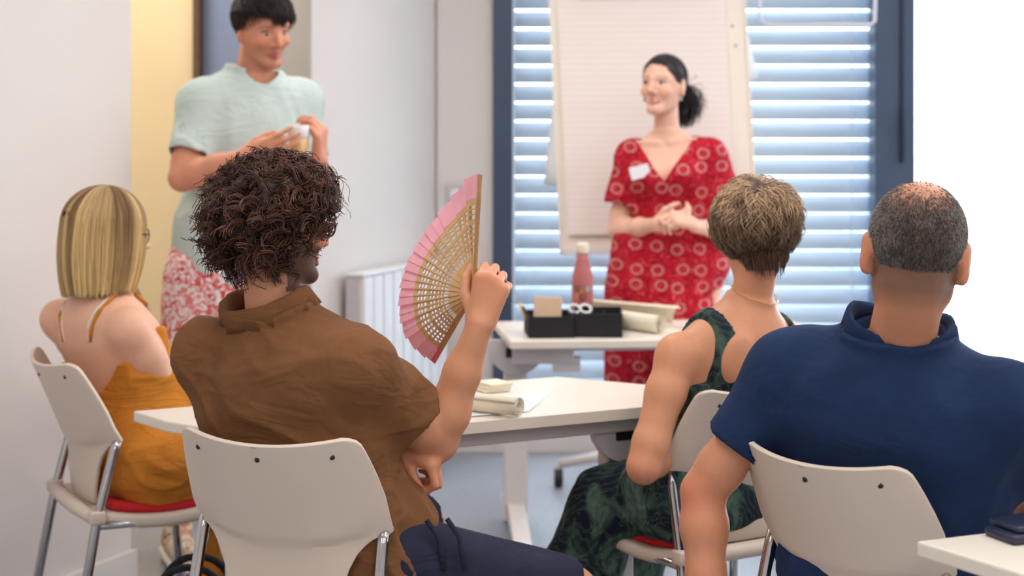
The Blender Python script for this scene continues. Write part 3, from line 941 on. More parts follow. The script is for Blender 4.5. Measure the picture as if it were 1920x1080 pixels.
class Field:
    def __init__(s, lo, hi, h):
        s.lo = np.array(lo, float); s.h = h
        s.n = np.ceil((np.array(hi) - s.lo) / h).astype(int) + 1
        s.D = np.full(s.n, 0.3, np.float32)
        s.ax = [(s.lo[i] + h * np.arange(s.n[i])).astype(np.float32) for i in range(3)]

    def copy(s):
        o = Field.__new__(Field)
        o.lo, o.h, o.n, o.ax = s.lo, s.h, s.n, s.ax
        o.D = s.D.copy()
        return o

    def region(s, lo, hi, pad):
        i0 = np.clip(np.floor((np.array(lo) - pad - s.lo) / s.h).astype(int), 0, s.n)
        i1 = np.clip(np.ceil((np.array(hi) + pad - s.lo) / s.h).astype(int) + 1, 0, s.n)
        sl = tuple(slice(a, b) for a, b in zip(i0, i1))
        if any(b <= a for a, b in zip(i0, i1)):
            return None, None
        X = s.ax[0][sl[0]][:, None, None]; Y = s.ax[1][sl[1]][None, :, None]; Z = s.ax[2][sl[2]][None, None, :]
        return sl, (X, Y, Z)

    def put(s, sl, d, k, op):
        a = s.D[sl]
        if op == 'sub':
            d = -d
            if k > 0:
                h = np.clip(0.5 - 0.5 * (a - d) / k, 0, 1)
                s.D[sl] = a * (1 - h) + d * h + k * h * (1 - h)
            else:
                s.D[sl] = np.maximum(a, d)
        else:
            if k > 0:
                h = np.clip(0.5 + 0.5 * (a - d) / k, 0, 1)
                s.D[sl] = a * (1 - h) + d * h - k * h * (1 - h)
            else:
                s.D[sl] = np.minimum(a, d)

    def cone(s, a, b, ra, rb, k=0.02, op='add', flat=None):
        a = np.array(a, float); b = np.array(b, float)
        r = max(ra, rb)
        sl, g = s.region(np.minimum(a, b) - r, np.maximum(a, b) + r, k + 0.03)
        if sl is None:
            return
        X, Y, Z = g
        ba = (b - a); L2 = max(ba @ ba, 1e-12)
        px, py, pz = X - np.float32(a[0]), Y - np.float32(a[1]), Z - np.float32(a[2])
        t0 = (px * np.float32(ba[0] / L2) + py * np.float32(ba[1] / L2) + pz * np.float32(ba[2] / L2))
        t = np.clip(t0, 0, 1)
        d = np.sqrt((px - t * np.float32(ba[0])) ** 2 + (py - t * np.float32(ba[1])) ** 2 + (pz - t * np.float32(ba[2])) ** 2) - (np.float32(ra) + np.float32(rb - ra) * t)
        if flat:                       # flat ends instead of round ones
            L = math.sqrt(L2)
            if 'b' in flat:
                d = np.maximum(d, (t0 - 1) * np.float32(L))
            if 'a' in flat:
                d = np.maximum(d, -t0 * np.float32(L))
        s.put(sl, d, k, op)

    def limb(s, pts, rs, k=0.02):
        for (a, b, ra, rb) in zip(pts, pts[1:], rs, rs[1:]):
            s.cone(a, b, ra, rb, k)

    def ell(s, c, r, M=None, k=0.02, op='add'):
        c = np.array(c, float); r = np.array(r, float)
        M = np.eye(3) if M is None else np.array(M)
        m = np.abs(M) @ r
        sl, g = s.region(c - m, c + m, k + 0.03)
        if sl is None:
            return
        X, Y, Z = g
        p = [X - np.float32(c[0]), Y - np.float32(c[1]), Z - np.float32(c[2])]
        q = [p[0] * np.float32(M[0, i]) + p[1] * np.float32(M[1, i]) + p[2] * np.float32(M[2, i]) for i in range(3)]
        k0 = np.sqrt(sum((q[i] / np.float32(r[i])) ** 2 for i in range(3)))
        k1 = np.sqrt(sum((q[i] / np.float32(r[i] ** 2)) ** 2 for i in range(3))) + 1e-9
        s.put(sl, k0 * (k0 - 1) / k1, k, op)

    def loft(s, O, Mx, zs, rx, ry, ox=None, oy=None, k=0.02, ex=2.3, grow=0.0):
        """stack of rounded sections in the frame O, Mx (columns: side, forward, up)"""
        O = np.array(O, float); Mx = np.array(Mx)
        zs = np.array(zs); rx = np.array(rx) + grow; ry = np.array(ry) + grow
        ox = np.zeros(len(zs)) if ox is None else np.array(ox)
        oy = np.zeros(len(zs)) if oy is None else np.array(oy)
        zf = np.linspace(zs[0], zs[-1], 200)

        def sm(v):
            w = np.interp(zf, zs, v)
            kern = np.hanning(25); kern /= kern.sum()
            return np.convolve(np.pad(w, 12, mode='edge'), kern, 'valid')
        frx, fry, fox, foy = sm(rx), sm(ry), sm(ox), sm(oy)
        corners = []
        for sx in (-1, 1):
            for sy in (-1, 1):
                for i, z in enumerate(zs):
                    corners.append(O + Mx @ np.array([ox[i] + sx * rx[i], oy[i] + sy * ry[i], z]))
        corners = np.array(corners)
        sl, g = s.region(corners.min(0), corners.max(0), k + 0.03)
        if sl is None:
            return
        X, Y, Z = g
        p = [X - np.float32(O[0]), Y - np.float32(O[1]), Z - np.float32(O[2])]
        q = [p[0] * np.float32(Mx[0, i]) + p[1] * np.float32(Mx[1, i]) + p[2] * np.float32(Mx[2, i]) for i in range(3)]
        idx = np.clip((q[2] - zf[0]) / (zf[-1] - zf[0]) * 199, 0, 199)
        i0 = np.minimum(idx.astype(np.int32), 198); fr = (idx - i0).astype(np.float32)

        def at(t):
            t = t.astype(np.float32)
            return t[i0] * (1 - fr) + t[i0 + 1] * fr
        a, b = at(frx), at(fry)
        d = (((np.abs(q[0] - at(fox)) / a) ** ex + (np.abs(q[1] - at(foy)) / b) ** ex) ** (1 / ex) - 1) * np.minimum(a, b)
        dz = np.maximum(np.float32(zf[0]) - q[2], q[2] - np.float32(zf[-1]))
        d = np.maximum(d, dz)
        s.put(sl, d, k, 'add')

    def band(s, fn, w=0.02):
        """rewrite the field near its surface: fn(points, d) -> d"""
        idx = np.nonzero(np.abs(s.D) < w)
        if len(idx[0]) == 0:
            return
        pts = np.stack([s.ax[i][idx[i]] for i in range(3)], 1)
        s.D[idx] = fn(pts, s.D[idx])

    def shell(s, t):
        s.D = np.maximum(s.D, -(s.D + np.float32(t)))

    def mesh(s):
        """surface nets"""
        D = s.D
        S = (D < 0)
        c = S[:-1, :-1, :-1].astype(np.uint8)
        tot = c.copy()
        for dx, dy, dz in [(1, 0, 0), (0, 1, 0), (0, 0, 1), (1, 1, 0), (1, 0, 1), (0, 1, 1), (1, 1, 1)]:
            tot += S[dx:S.shape[0] - 1 + dx, dy:S.shape[1] - 1 + dy, dz:S.shape[2] - 1 + dz]
        act = (tot > 0) & (tot < 8)
        ijk = np.argwhere(act)
        vid = np.full(act.shape, -1, np.int32)
        vid[act] = np.arange(len(ijk), dtype=np.int32)
        I, J, K = ijk.T
        cv = {}
        for dx in (0, 1):
            for dy in (0, 1):
                for dz in (0, 1):
                    cv[(dx, dy, dz)] = D[I + dx, J + dy, K + dz]
        acc = np.zeros((len(ijk), 3), np.float32); cnt = np.zeros(len(ijk), np.float32)
        for ax in range(3):
            o1, o2 = [i for i in range(3) if i != ax]
            for u in (0, 1):
                for v in (0, 1):
                    a = [0, 0, 0]; a[o1] = u; a[o2] = v
                    b = list(a); b[ax] = 1
                    da, db = cv[tuple(a)], cv[tuple(b)]
                    m = (da < 0) != (db < 0)
                    t = np.where(m, da / np.where(m, da - db, 1), 0)
                    pos = np.zeros((len(ijk), 3), np.float32)
                    pos[:, o1] = u; pos[:, o2] = v; pos[:, ax] = t
                    acc += pos * m[:, None]; cnt += m
        V = (ijk + acc / np.maximum(cnt, 1)[:, None]) * s.h + s.lo
        quads = []
        for ax in range(3):
            o1, o2 = (ax + 1) % 3, (ax + 2) % 3
            sl_a = [slice(None)] * 3; sl_b = [slice(None)] * 3
            sl_a[ax] = slice(0, -1); sl_b[ax] = slice(1, None)
            Sa, Sb = S[tuple(sl_a)], S[tuple(sl_b)]
            ch = np.argwhere(Sa != Sb)
            ok = (ch[:, o1] > 0) & (ch[:, o2] > 0) & (ch[:, o1] < act.shape[o1]) & (ch[:, o2] < act.shape[o2]) & (ch[:, ax] < act.shape[ax])
            ch = ch[ok]
            ins = Sa[tuple(ch.T)]

            def cell(d1, d2):
                q = ch.copy(); q[:, o1] += d1; q[:, o2] += d2
                return vid[tuple(q.T)]
            q = np.stack([cell(-1, -1), cell(0, -1), cell(0, 0), cell(-1, 0)], 1)
            q[~ins] = q[~ins][:, ::-1]
            quads.append(q)
        return V, np.concatenate(quads)


def decimate_free(V, Q):
    """drop small stray islands"""
    return V, Q


def trim(V, Q, keep):
    """keep only quads whose vertices all satisfy keep"""
    ok = keep[Q].all(1)
    Q = Q[ok]
    used = np.zeros(len(V), bool); used[Q.ravel()] = True
    m = np.cumsum(used) - 1
    return V[used], m[Q].astype(np.int32), used


def face_frame(yaw, pitch=0.0, roll=0.0):
    """columns right, forward, up; yaw clockwise from +Y seen from above, degrees"""
    a, p, r = (math.radians(x) for x in (yaw, pitch, roll))
    f = A(math.sin(a) * math.cos(p), math.cos(a) * math.cos(p), math.sin(p))
    rt = A(math.cos(a), -math.sin(a), 0)
    up = np.cross(rt, f)
    rt2 = rt * math.cos(r) - up * math.sin(r)
    up2 = np.cross(rt2, f)
    return np.stack([rt2, f, up2], 1)


SKC = A(0, -0.012, 0.030)           # cranium centre and radii in the head frame
SKR = A(0.0775, 0.0975, 0.0865)


def head(F, O, R, s=1.0, female=False, smile=0.0, neck_to=None, neck_r=0.056, ear=1.0):
    """head with a face: O centre of the head, R frame (right, forward, up)"""
    def W(*p):
        return O + R @ (A(*p) * s)
    if neck_to is not None:
        F.cone(W(0, -0.026, -0.045), neck_to, neck_r * 0.96, neck_r * 1.06, 0.022)
    F.ell(W(*SKC), SKR * s, R, 0.02)
    F.ell(W(0, 0.020, -0.020), A(0.0655, 0.068, 0.082) * s, R, 0.025)
    jw = 0.036 if female else 0.040
    for q in (-1, 1):
        F.cone(W(q * jw, -0.002, -0.062), W(q * 0.016, 0.068, -0.098), 0.019 * s, 0.017 * s, 0.022)
        F.cone(W(q * 0.054, 0.012, -0.01), W(q * jw, 0.0, -0.060), 0.013 * s, 0.017 * s, 0.02)
        F.ell(W(q * 0.042, 0.060, -0.028), A(0.021, 0.020, 0.018) * s, R, 0.014)             # cheek
        F.cone(W(q * 0.012, 0.083, 0.022), W(q * 0.046, 0.066, 0.022), 0.0085 * s, 0.009 * s, 0.012)   # brow ridge
        if smile:
            F.ell(W(q * 0.038, 0.066, -0.040), A(0.016, 0.014, 0.013) * s, R, 0.010)
    F.ell(W(0, 0.073, -0.099), A(0.019, 0.016, 0.016) * s, R, 0.014)                       # chin
    for q in (-1, 1):                                                                      # eye sockets
        F.ell(W(q * 0.0325, 0.094, 0.002), A(0.018, 0.014, 0.0105) * s, R, 0.010, 'sub')
    F.cone(W(0, 0.084, 0.014), W(0, 0.106, -0.026), 0.0075 * s, 0.0095 * s, 0.010)           # nose
    F.ell(W(0, 0.108, -0.031), A(0.0105, 0.0105, 0.0095) * s, R, 0.006)
    for q in (-1, 1):
        F.ell(W(q * 0.0125, 0.094, -0.035), A(0.0075, 0.011, 0.0075) * s, R, 0.006)
    # lips
    cw, cz, cy = 0.024 + 0.006 * smile, -0.066 + 0.008 * smile, 0.076 - 0.006 * smile
    for q in (-1, 1):
        F.cone(W(0, 0.0905, -0.0615), W(q * cw, cy, cz), 0.0062 * s, 0.0032 * s, 0.005)
        F.cone(W(0, 0.0895, -0.0735), W(q * cw * 0.9, cy, cz - 0.002), 0.0068 * s, 0.0032 * s, 0.005)
    F.cone(W(-cw * .9, cy + 0.006, cz), W(0, 0.098, -0.0675 + 0.000 * smile), 0.0016 * s, 0.0022 * s + 0.0016 * smile * s, 0.002, 'sub')
    F.cone(W(cw * .9, cy + 0.006, cz), W(0, 0.098, -0.0675), 0.0016 * s, 0.0022 * s + 0.0016 * smile * s, 0.002, 'sub')
    for q in (-1, 1):                                                                      # ears
        E = R @ face_frame(q * (22 + 30 * (ear - 1)), 0, 0)
        x0 = 0.004 * (ear - 1) / 0.25
        F.ell(W(q * (0.080 + x0), -0.012, -0.006), A(0.0075, 0.019, 0.031) * s * ear, E, 0.006)
        F.ell(W(q * 0.073, -0.008, -0.018), A(0.011, 0.013, 0.026) * s * ear, R, 0.006)
        F.ell(W(q * (0.078 + x0), -0.010, -0.032 * ear), A(0.007, 0.010, 0.012) * s * ear, E, 0.006)
        F.ell(W(q * (0.0905 + 1.6 * x0), -0.006, -0.004), A(0.0055, 0.0105, 0.018) * s, E, 0.004, 'sub')


def hand(F, Wp, D, N, S, s=1.0, curl=((70, 85, 45),) * 4, splay=(6, 1, -4, -9), thumb=None, fr=0.0088):
    """hand from the wrist: D towards the knuckles, N out of the palm, S towards the thumb"""
    D = nrm(D); N = nrm(N - D * (np.dot(N, D))); S2 = np.cross(D, N)
    S = S2 if np.dot(S2, S) > 0 else -S2
    W = np.array(Wp, float)
    offs = (0.027, 0.009, -0.010, -0.0275); fwd = (0.088, 0.092, 0.087, 0.078)
    lens = ((0.043, 0.026, 0.021), (0.048, 0.030, 0.022), (0.044, 0.028, 0.021), (0.034, 0.021, 0.018))
    rr = (1.0, 1.03, 1.0, 0.88)
    for i in range(4):
        K = W + (D * fwd[i] + S * offs[i]) * s
        F.cone(W + S * offs[i] * 0.55 * s + D * 0.006 * s, K, 0.0145 * s, 0.0112 * s, 0.014)
        a = math.radians(splay[i])
        d = D * math.cos(a) + S * math.sin(a)
        p = K; ang = 0.0
        for j in range(3):
            ang += math.radians(curl[i][j])
            q = p + (d * math.cos(ang) + N * math.sin(ang)) * lens[i][j] * s
            r0 = fr * rr[i] * s * (1.08, 0.98, 0.9)[j]; r1 = fr * rr[i] * s * (0.98, 0.9, 0.74)[j]
            F.cone(p, q, r0, r1, 0.0035)
            p = q
    F.cone(W + D * 0.02 * s - S * 0.012 * s + N * 0.004, W + D * 0.06 * s - S * 0.018 * s + N * 0.004, 0.014 * s, 0.012 * s, 0.012)
    th = thumb or ((0.75, 0.35, 0.75), (0.95, 0.3, 0.2), (1.0, 0.3, 0.0))
    p = W + D * 0.018 * s + S * 0.020 * s + N * 0.006 * s
    for j, (l, r0, r1) in enumerate(((0.042, 0.0155, 0.0118), (0.033, 0.0112, 0.0102), (0.027, 0.0102, 0.0082))):
        v = nrm(D * th[j][0] + N * th[j][1] + S * th[j][2])
        q = p + v * l * s
        F.cone(p, q, r0 * s, r1 * s, 0.010 if j == 0 else 0.004)
        p = q


def arm(F, sh, el, wr, s=1.0, k=0.02, female=False):
    f = 0.86 if female else 1.0
    sh, el, wr = A(*sh), A(*el), A(*wr)
    u = el - sh
    F.limb([sh, sh + u * 0.35, sh + u * 0.8, el], [0.051 * f * s, 0.050 * f * s, 0.045 * f * s, 0.041 * f * s], k)
    v = wr - el
    F.limb([el, el + v * 0.25, el + v * 0.6, wr], [0.040 * f * s, 0.045 * f * s, 0.037 * f * s, 0.0275 * f * s], k)


def torso_frame(Pv, Nk, side):
    up = nrm(np.array(Nk) - np.array(Pv))
    sd = np.array(side, float); sd = nrm(sd - up * np.dot(sd, up))
    fw = np.cross(up, sd)
    return np.stack([sd, fw, up], 1), float(np.linalg.norm(np.array(Nk) - np.array(Pv)))


MALE = dict(z=(-0.14, -0.02, 0.12, 0.32, 0.52, 0.70, 0.84, 0.93, 1.0), rx=(.150, .172, .168, .154, .160, .172, .160, .110, .064), ry=(.105, .122, .118, .108, .112, .116, .098, .076, .060), oy=(0, 0, 0, .005, 0, -.006, -.012, -.012, -.005))
FEM = dict(z=(-0.14, -0.02, 0.12, 0.34, 0.52, 0.70, 0.84, 0.93, 1.0), rx=(.150, .176, .166, .126, .134, .146, .132, .088, .052), ry=(.108, .120, .112, .090, .098, .104, .084, .064, .050), oy=(0, 0, 0, .005, .004, 0, -.012, -.012, -.005))


def torso(F, Pv, Nk, shL, shR, form, sc=1.0, grow=0.0, k=0.03):
    side = np.array(shR, float) - np.array(shL, float)
    Mx, L = torso_frame(Pv, Nk, side)
    F.loft(Pv, Mx, np.array(form['z']) * L, np.array(form['rx']) * sc, np.array(form['ry']) * sc, None, np.array(form['oy']), k, 2.3, grow)
    fem = 0.84 if form is FEM else 1.0
    for sh in (shL, shR):
        sh = np.array(sh, float)
        base = np.array(Nk) - Mx[:, 2] * 0.052 + (sh - np.array(Nk)) * 0.14
        F.cone(base, sh - Mx[:, 2] * 0.004, 0.042 * fem * sc + grow, 0.047 * fem * sc + grow, 0.035)
        F.cone(sh - Mx[:, 2] * 0.11 + (np.array(Nk) - sh) * 0.28, sh - Mx[:, 2] * 0.01, 0.05 * fem * sc + grow, 0.045 * fem * sc + grow, 0.035)
    return Mx, L


# ------------------------------------------------------------------ skin and hair materials
def tone_mat(name, rough=0.5, sss=0.0, bump=0.0, bscale=300, sheen=0.0, spec=0.4, mott=0.05):
    """colour comes from the per-vertex tone of the thing itself, with fine mottling"""
    m = bpy.data.materials.new(name); m.use_nodes = True
    t = NT(m)
    at = t.new('ShaderNodeAttribute', attribute_name='tone')
    v = t.coords()
    n = t.noise(v, 90, 4, 0.6)
    c = t.mix(1.0, at.outputs['Color'], t.ramp(n, [(0.3, (1 - mott,) * 3 + (1,)), (0.7, (1,) * 3 + (1,))]), 'MULTIPLY')
    t.link(c, t.b.inputs['Base Color'])
    t.b.inputs['Roughness'].default_value = rough
    t.b.inputs['Specular IOR Level'].default_value = spec
    if sss:
        t.b.inputs['Subsurface Weight'].default_value = sss
        t.b.inputs['Subsurface Radius'].default_value = (0.02, 0.008, 0.005)
        t.b.inputs['Subsurface Scale'].default_value = 0.4
    if bump:
        t.bump(t.noise(v, bscale, 2), bump, 0.0008)
    return m


M['skin'] = tone_mat('skin', 0.5, 0.0, 0.12, 500)
M['hair'] = tone_mat('hair', 0.45, 0, 0, spec=0.35)


def skin_tones(V, base, hd=None, hair_col=None, hair_mask=None, lips=None, flush=0.5, stubble=0.0, extra=None):
    """intrinsic skin colour per vertex: lips, flush, stubble, scalp"""
    C = np.tile(np.array(base[:3], np.float32), (len(V), 1))
    n = vnoise(V * 14, 3)
    C *= (0.97 + 0.06 * n)[:, None]
    C[:, 0] *= 0.98 + 0.05 * vnoise(V * 9, 8)
    if hd is not None:
        O, R, s = hd
        L = ((V - O) @ R) / s

        def blob(c, r):
            return np.clip(1 - np.sum(((L - A(*c)) / A(*r)) ** 2, 1), 0, 1)
        red = np.array([1.0, 0.74, 0.70], np.float32)
        f = np.zeros(len(V), np.float32)
        for q in (-1, 1):
            f = np.maximum(f, blob((q * 0.045, 0.065, -0.03), (0.03, 0.04, 0.025)))
            f = np.maximum(f, blob((q * 0.082, -0.01, -0.006), (0.02, 0.03, 0.045)) * 1.0)
        f = np.maximum(f, blob((0, 0.108, -0.028), (0.018, 0.02, 0.02)))
        C *= 1 - flush * f[:, None] * (1 - red)
        if stubble:
            b = np.zeros(len(V), np.float32)
            jaw = (np.abs(L[:, 0]) < 0.08) & (L[:, 1] < 0.13) & (L[:, 2] < -0.030 - 0.25 * np.clip(L[:, 1] - 0.02, 0, 1)) & (L[:, 2] > -0.135) & (L[:, 1] > -0.01)
            b[jaw] = 1
            b *= 1 - np.clip(blob((0, 0.09, -0.067), (0.026, 0.03, 0.011)) * 3, 0, 1)
            b *= np.clip((-0.026 - L[:, 2]) / 0.02, 0, 1)
            C = C * (1 - stubble * b[:, None]) + np.array([0.05, 0.035, 0.03], np.float32) * stubble * b[:, None]
        if lips is not None:
            lp = np.clip(blob((0, 0.088, -0.0675), (0.031, 0.03, 0.0125)) * 3, 0, 1)
            C = C * (1 - lp[:, None] * 0.75) + np.array(lips[:3], np.float32) * lp[:, None] * 0.75
        if hair_mask is not None:
            hm = hair_mask(L)[:, None]
            C = C * (1 - hm) + np.array(hair_col[:3], np.float32) * hm
    if extra is not None:
        C = extra(V, C)
    return np.clip(C, 0, 1)


def eyes(parent, O, R, s, iris=(60, 44, 34), look=(0, 1, 0), closed=0.0):
    for q in (-1, 1):
        c = O + R @ (A(q * 0.0315, 0.0688, 0.0015) * s)
        bm = NB(); bmesh.ops.create_uvsphere(bm, u_segments=16, v_segments=12, radius=0.0122 * s)
        bmesh.ops.translate(bm, vec=Vector(c), verts=bm.verts)
        e = mesh_bm('eye', bm, M['eye_white'], parent, True)
        d = nrm(R @ nrm(look))
        bm = NB(); bm_tube(bm, [tuple(c + d * 0.0095 * s), tuple(c + d * 0.0126 * s)], [0.0062 * s, 0.0052 * s], 14)
        mesh_bm('iris', bm, mat('iris', lin(*iris), 0.2), e, True)
        # brow of short dark hairs is added by brows(); upper lid as a thin curved roll
        pts = [tuple(O + R @ (A(q * (0.0315 + 0.0155 * math.cos(a)), 0.0800 - 0.010 * abs(math.cos(a)) ** 2, 0.0015 + (0.0078 - 0.004 * closed) * math.sin(a)) * s)) for a in [math.pi * k / 10 for k in range(11)]]
        bm = NB(); bm_tube(bm, pts, 0.0024 * s, 6); mesh_bm('upper_lashes', bm, M['lash'], parent, True)


M['eye_white'] = mat('eye_white', lin(226, 214, 208), 0.25, var=0.02)
M['lash'] = mat('lash_line', lin(46, 30, 26), 0.6)


def tubes_mesh(name, paths, r0, r1, m, parent, tint, jitter=0.12, flatten=None):
    """many thin three-sided strands as one mesh: paths (n, s, 3)"""
    n, S, _ = paths.shape
    d = np.gradient(paths, axis=1)
    d /= np.linalg.norm(d, axis=2, keepdims=True) + 1e-9
    ref = np.cross(d, A(0.31, 0.2, 0.93))
    ref /= np.linalg.norm(ref, axis=2, keepdims=True) + 1e-9
    b = np.cross(d, ref)
    rad = np.linspace(r0, r1, S)[None, :, None]
    rings = [paths + (ref * math.cos(2 * math.pi * k / 3) + b * math.sin(2 * math.pi * k / 3)) * rad for k in range(3)]
    V = np.stack(rings, 2).reshape(-1, 3)
    base = (np.arange(n) * S * 3)[:, None, None] + (np.arange(S - 1) * 3)[None, :, None]
    k = np.arange(3)[None, None, :]
    k2 = (k + 1) % 3
    Q = np.stack([base + k, base + k2, base + 3 + k2, base + 3 + k], 3).reshape(-1, 4)
    if callable(tint):
        c = tint(paths)                                   # (n,S,3)
    else:
        c = np.tile(np.array(tint[:3]), (n, S, 1))
    c = c * (1 + jitter * RNG.standard_normal((n, 1, 1)))
    c = np.repeat(np.clip(c, 0, 1)[:, :, None, :], 3, 2).reshape(-1, 3)
    o = mesh_np(name, V, Q.astype(np.int32), m, parent, True, cols=c)
    o['kind'] = 'stuff'
    return o


def skull_points(n, mask, grow=0.0):
    """random points on the cranium in the head frame where mask(points) holds"""
    out = []
    tot = 0
    while tot < n:
        g = RNG.standard_normal((n * 2, 3)); g /= np.linalg.norm(g, axis=1, keepdims=True)
        p = SKC + g * (SKR + grow)
        p = p[mask(p)]
        out.append(p); tot += len(p)
    return np.concatenate(out)[:n]


def skull_project(p, lift):
    q = (p - SKC)
    r = q / (SKR + lift)
    l = np.linalg.norm(r, axis=-1, keepdims=True)
    return SKC + q / l


def skull_normal(p):
    q = (p - SKC) / SKR ** 2
    return q / np.linalg.norm(q, axis=-1, keepdims=True)


def hair_flow(n, mask, flow, length, lift, seg=8, wave=0.0, wfreq=60.0, gravity=0.0, droop=False):
    """strands that run over the skull: flow(p, t) tangent direction, lift(t) height above the scalp"""
    p = skull_points(n, mask)
    ln = length(p) if callable(length) else np.full(len(p), length)
    ln = ln * (0.8 + 0.4 * RNG.random(len(p)))
    ph = RNG.random(len(p)) * 6.28
    hgt = 0.45 + 0.75 * RNG.random(len(p))[:, None]
    out = []
    cur = p.copy()
    for i in range(seg):
        t = i / (seg - 1)
        lf = (lift(t, p) if callable(lift) else lift * t)
        lf = np.asarray(lf)
        lf = lf[:, None] if lf.ndim == 1 else lf
        pr = skull_project(cur, lf * hgt)
        out.append(pr)
        v = flow(cur, t)
        N = skull_normal(cur)
        v = v - N * np.sum(v * N, 1, keepdims=True)
        v /= np.linalg.norm(v, axis=1, keepdims=True) + 1e-9
        if wave:
            b = np.cross(N, v)
            v = v + b * (wave * np.sin(ph + wfreq * t * ln))[:, None]
        cur = cur + v * (ln / (seg - 1))[:, None]
        cur[:, 2] -= gravity * t * ln / seg
    return np.stack(out, 1)


def cap_mesh(name, parent, O, R, s, grow, mask, m, tint, bump=0.004, freq=60, seed=0):
    """solid under-layer of a head of hair: a thickened cap over the skull"""
    nu, nv = 64, 40
    u = np.linspace(0, 2 * math.pi, nu, endpoint=False); v = np.linspace(0.02, math.pi - 0.02, nv)
    g = np.stack([np.outer(np.sin(v), np.cos(u)), np.outer(np.sin(v), np.sin(u)), np.outer(np.cos(v), np.ones(nu))], 2).reshape(-1, 3)
    gr = grow(g) if callable(grow) else np.full(len(g), grow)
    p = SKC + g * (SKR + gr[:, None])
    p = p + g * (bump * (vnoise(p * freq, seed) - 0.5) * 2)[:, None]
    idx = np.arange(nu * nv).reshape(nv, nu)
    Q = np.stack([idx[:-1], np.roll(idx[:-1], -1, 1), np.roll(idx[1:], -1, 1), idx[1:]], 2).reshape(-1, 4)
    keep = mask(p)
    V, Q, used = trim(p, Q[:, ::-1], keep)
    W = O + (V * s) @ R.T
    cols = np.tile(np.array(tint[:3]), (len(W), 1)) * (0.85 + 0.3 * vnoise(V * 90, 4))[:, None]
    return mesh_np(name, W, Q, m, parent, True, cols=cols)


def world_paths(paths, O, R, s):
    return O + (paths * s) @ R.T


def glasses(parent, O, R, s, m, rim=0.0013, w=0.024, hgt=0.018, name='glasses'):
    bm = NB()

    def W(*p):
        return tuple(O + R @ (A(*p) * s))
    for q in (-1, 1):
        pts = [W(q * 0.033 + w * math.cos(a), 0.101 - 0.006 * abs(q * 0.033 + w * math.cos(a)) / 0.05, 0.0 + hgt * math.sin(a)) for a in [2 * math.pi * k / 20 for k in range(21)]]
        bm_tube(bm, pts, rim * s, 6)
        bm_tube(bm, [W(q * 0.056, 0.096, 0.006), W(q * 0.076, 0.078, 0.006), W(q * 0.084, 0.0, 0.006), W(q * 0.083, -0.018, -0.004)], rim * s, 6)
    bm_tube(bm, [W(-0.010, 0.102, 0.004), W(0, 0.105, 0.006), W(0.010, 0.102, 0.004)], rim * s, 6)
    return mesh_bm(name, bm, m, parent, True)


def person(label, loc):
    return thing('person', label, 'person', loc)


def cloth(name, F, m, parent, keep=None):
    V, Q = F.mesh()
    return mesh_np(name, V, Q, m, parent, True)
# ------------------------------------------------------------------ shared clothing pieces
def fabric(name, col, var=0.10, wv=0.35, rough=0.85, wscale=650, fuzz=0.0, crease=0.22):
    m = bpy.data.materials.new(name); m.use_nodes = True
    t = NT(m)
    v = t.coords()
    n = t.noise(v, 14, 5, 0.6)
    d = tuple(c * (1 - var) for c in col[:3]) + (1,); l = tuple(min(1, c * (1 + var)) for c in col[:3]) + (1,)
    t.link(t.ramp(n, [(0.3, d), (0.7, l)]), t.b.inputs['Base Color'])
    t.b.inputs['Roughness'].default_value = rough
    t.b.inputs['Specular IOR Level'].default_value = 0.2
    t.b.inputs['Sheen Weight'].default_value = fuzz
    fine = t.new('ShaderNodeBump'); fine.inputs['Strength'].default_value = wv; fine.inputs['Distance'].default_value = 0.0008
    t.link(t.noise(v, wscale, 2), fine.inputs['Height'])
    big = t.new('ShaderNodeBump'); big.inputs['Strength'].default_value = crease; big.inputs['Distance'].default_value = 0.012
    cr = t.ramp(t.noise(t.coords((4, 4, 9), (0.15, 0.5, 0.2)), 1.0, 3, 0.5, 1.3), [(0.40, (0, 0, 0, 1)), (0.52, (1, 1, 1, 1)), (0.62, (0.35,) * 3 + (1,))], 'EASE')
    t.link(cr, big.inputs['Height']); t.link(fine.outputs['Normal'], big.inputs['Normal'])
    t.link(big.outputs['Normal'], t.b.inputs['Normal'])
    return m


def polo_collar(parent, C, R, m, r=0.088, front_gap=35, drop=0.030, rise=0.030, name='collar'):
    """folded polo collar around C; R frame (right, forward, up)"""
    rows = []
    n = 40
    for i in range(n + 1):
        a = math.radians(90 + front_gap / 2 + (360 - front_gap) * i / n)
        fr = max(0.0, math.sin(a))                 # 1 at the throat
        e = A(math.cos(a), 0.86 * math.sin(a), 0)
        w = 0.0018 * math.sin(i * 1.1) + 0.0014 * math.sin(i * 2.3)
        dz = -0.045 * fr ** 2
        prof = [(r - 0.004, -0.022), (r - 0.006, 0.006), (r - 0.002, rise * 0.75), (r + 0.003 + w, rise), (r + 0.0065 + w, rise * 0.7), (r + 0.010 + w, 0.0), (r + 0.016 + w * 2, -drop + 0.004 * math.sin(i * 0.7))]
        rows.append([tuple(np.array(C) + R @ (e * q + A(0, 0, z + dz))) for q, z in prof])
    bm = NB(); bm_sheet(bm, rows, 0.0026)
    return mesh_bm(name, bm, m, parent, True)


def open_ends(F, segs):
    for a, b, ra, rb in segs:
        F.cone(a, b, ra, rb, 0.003, 'sub')


def local(V, O, Mx):
    return (V - np.array(O)) @ Mx


SKIN = lin(226, 172, 140)

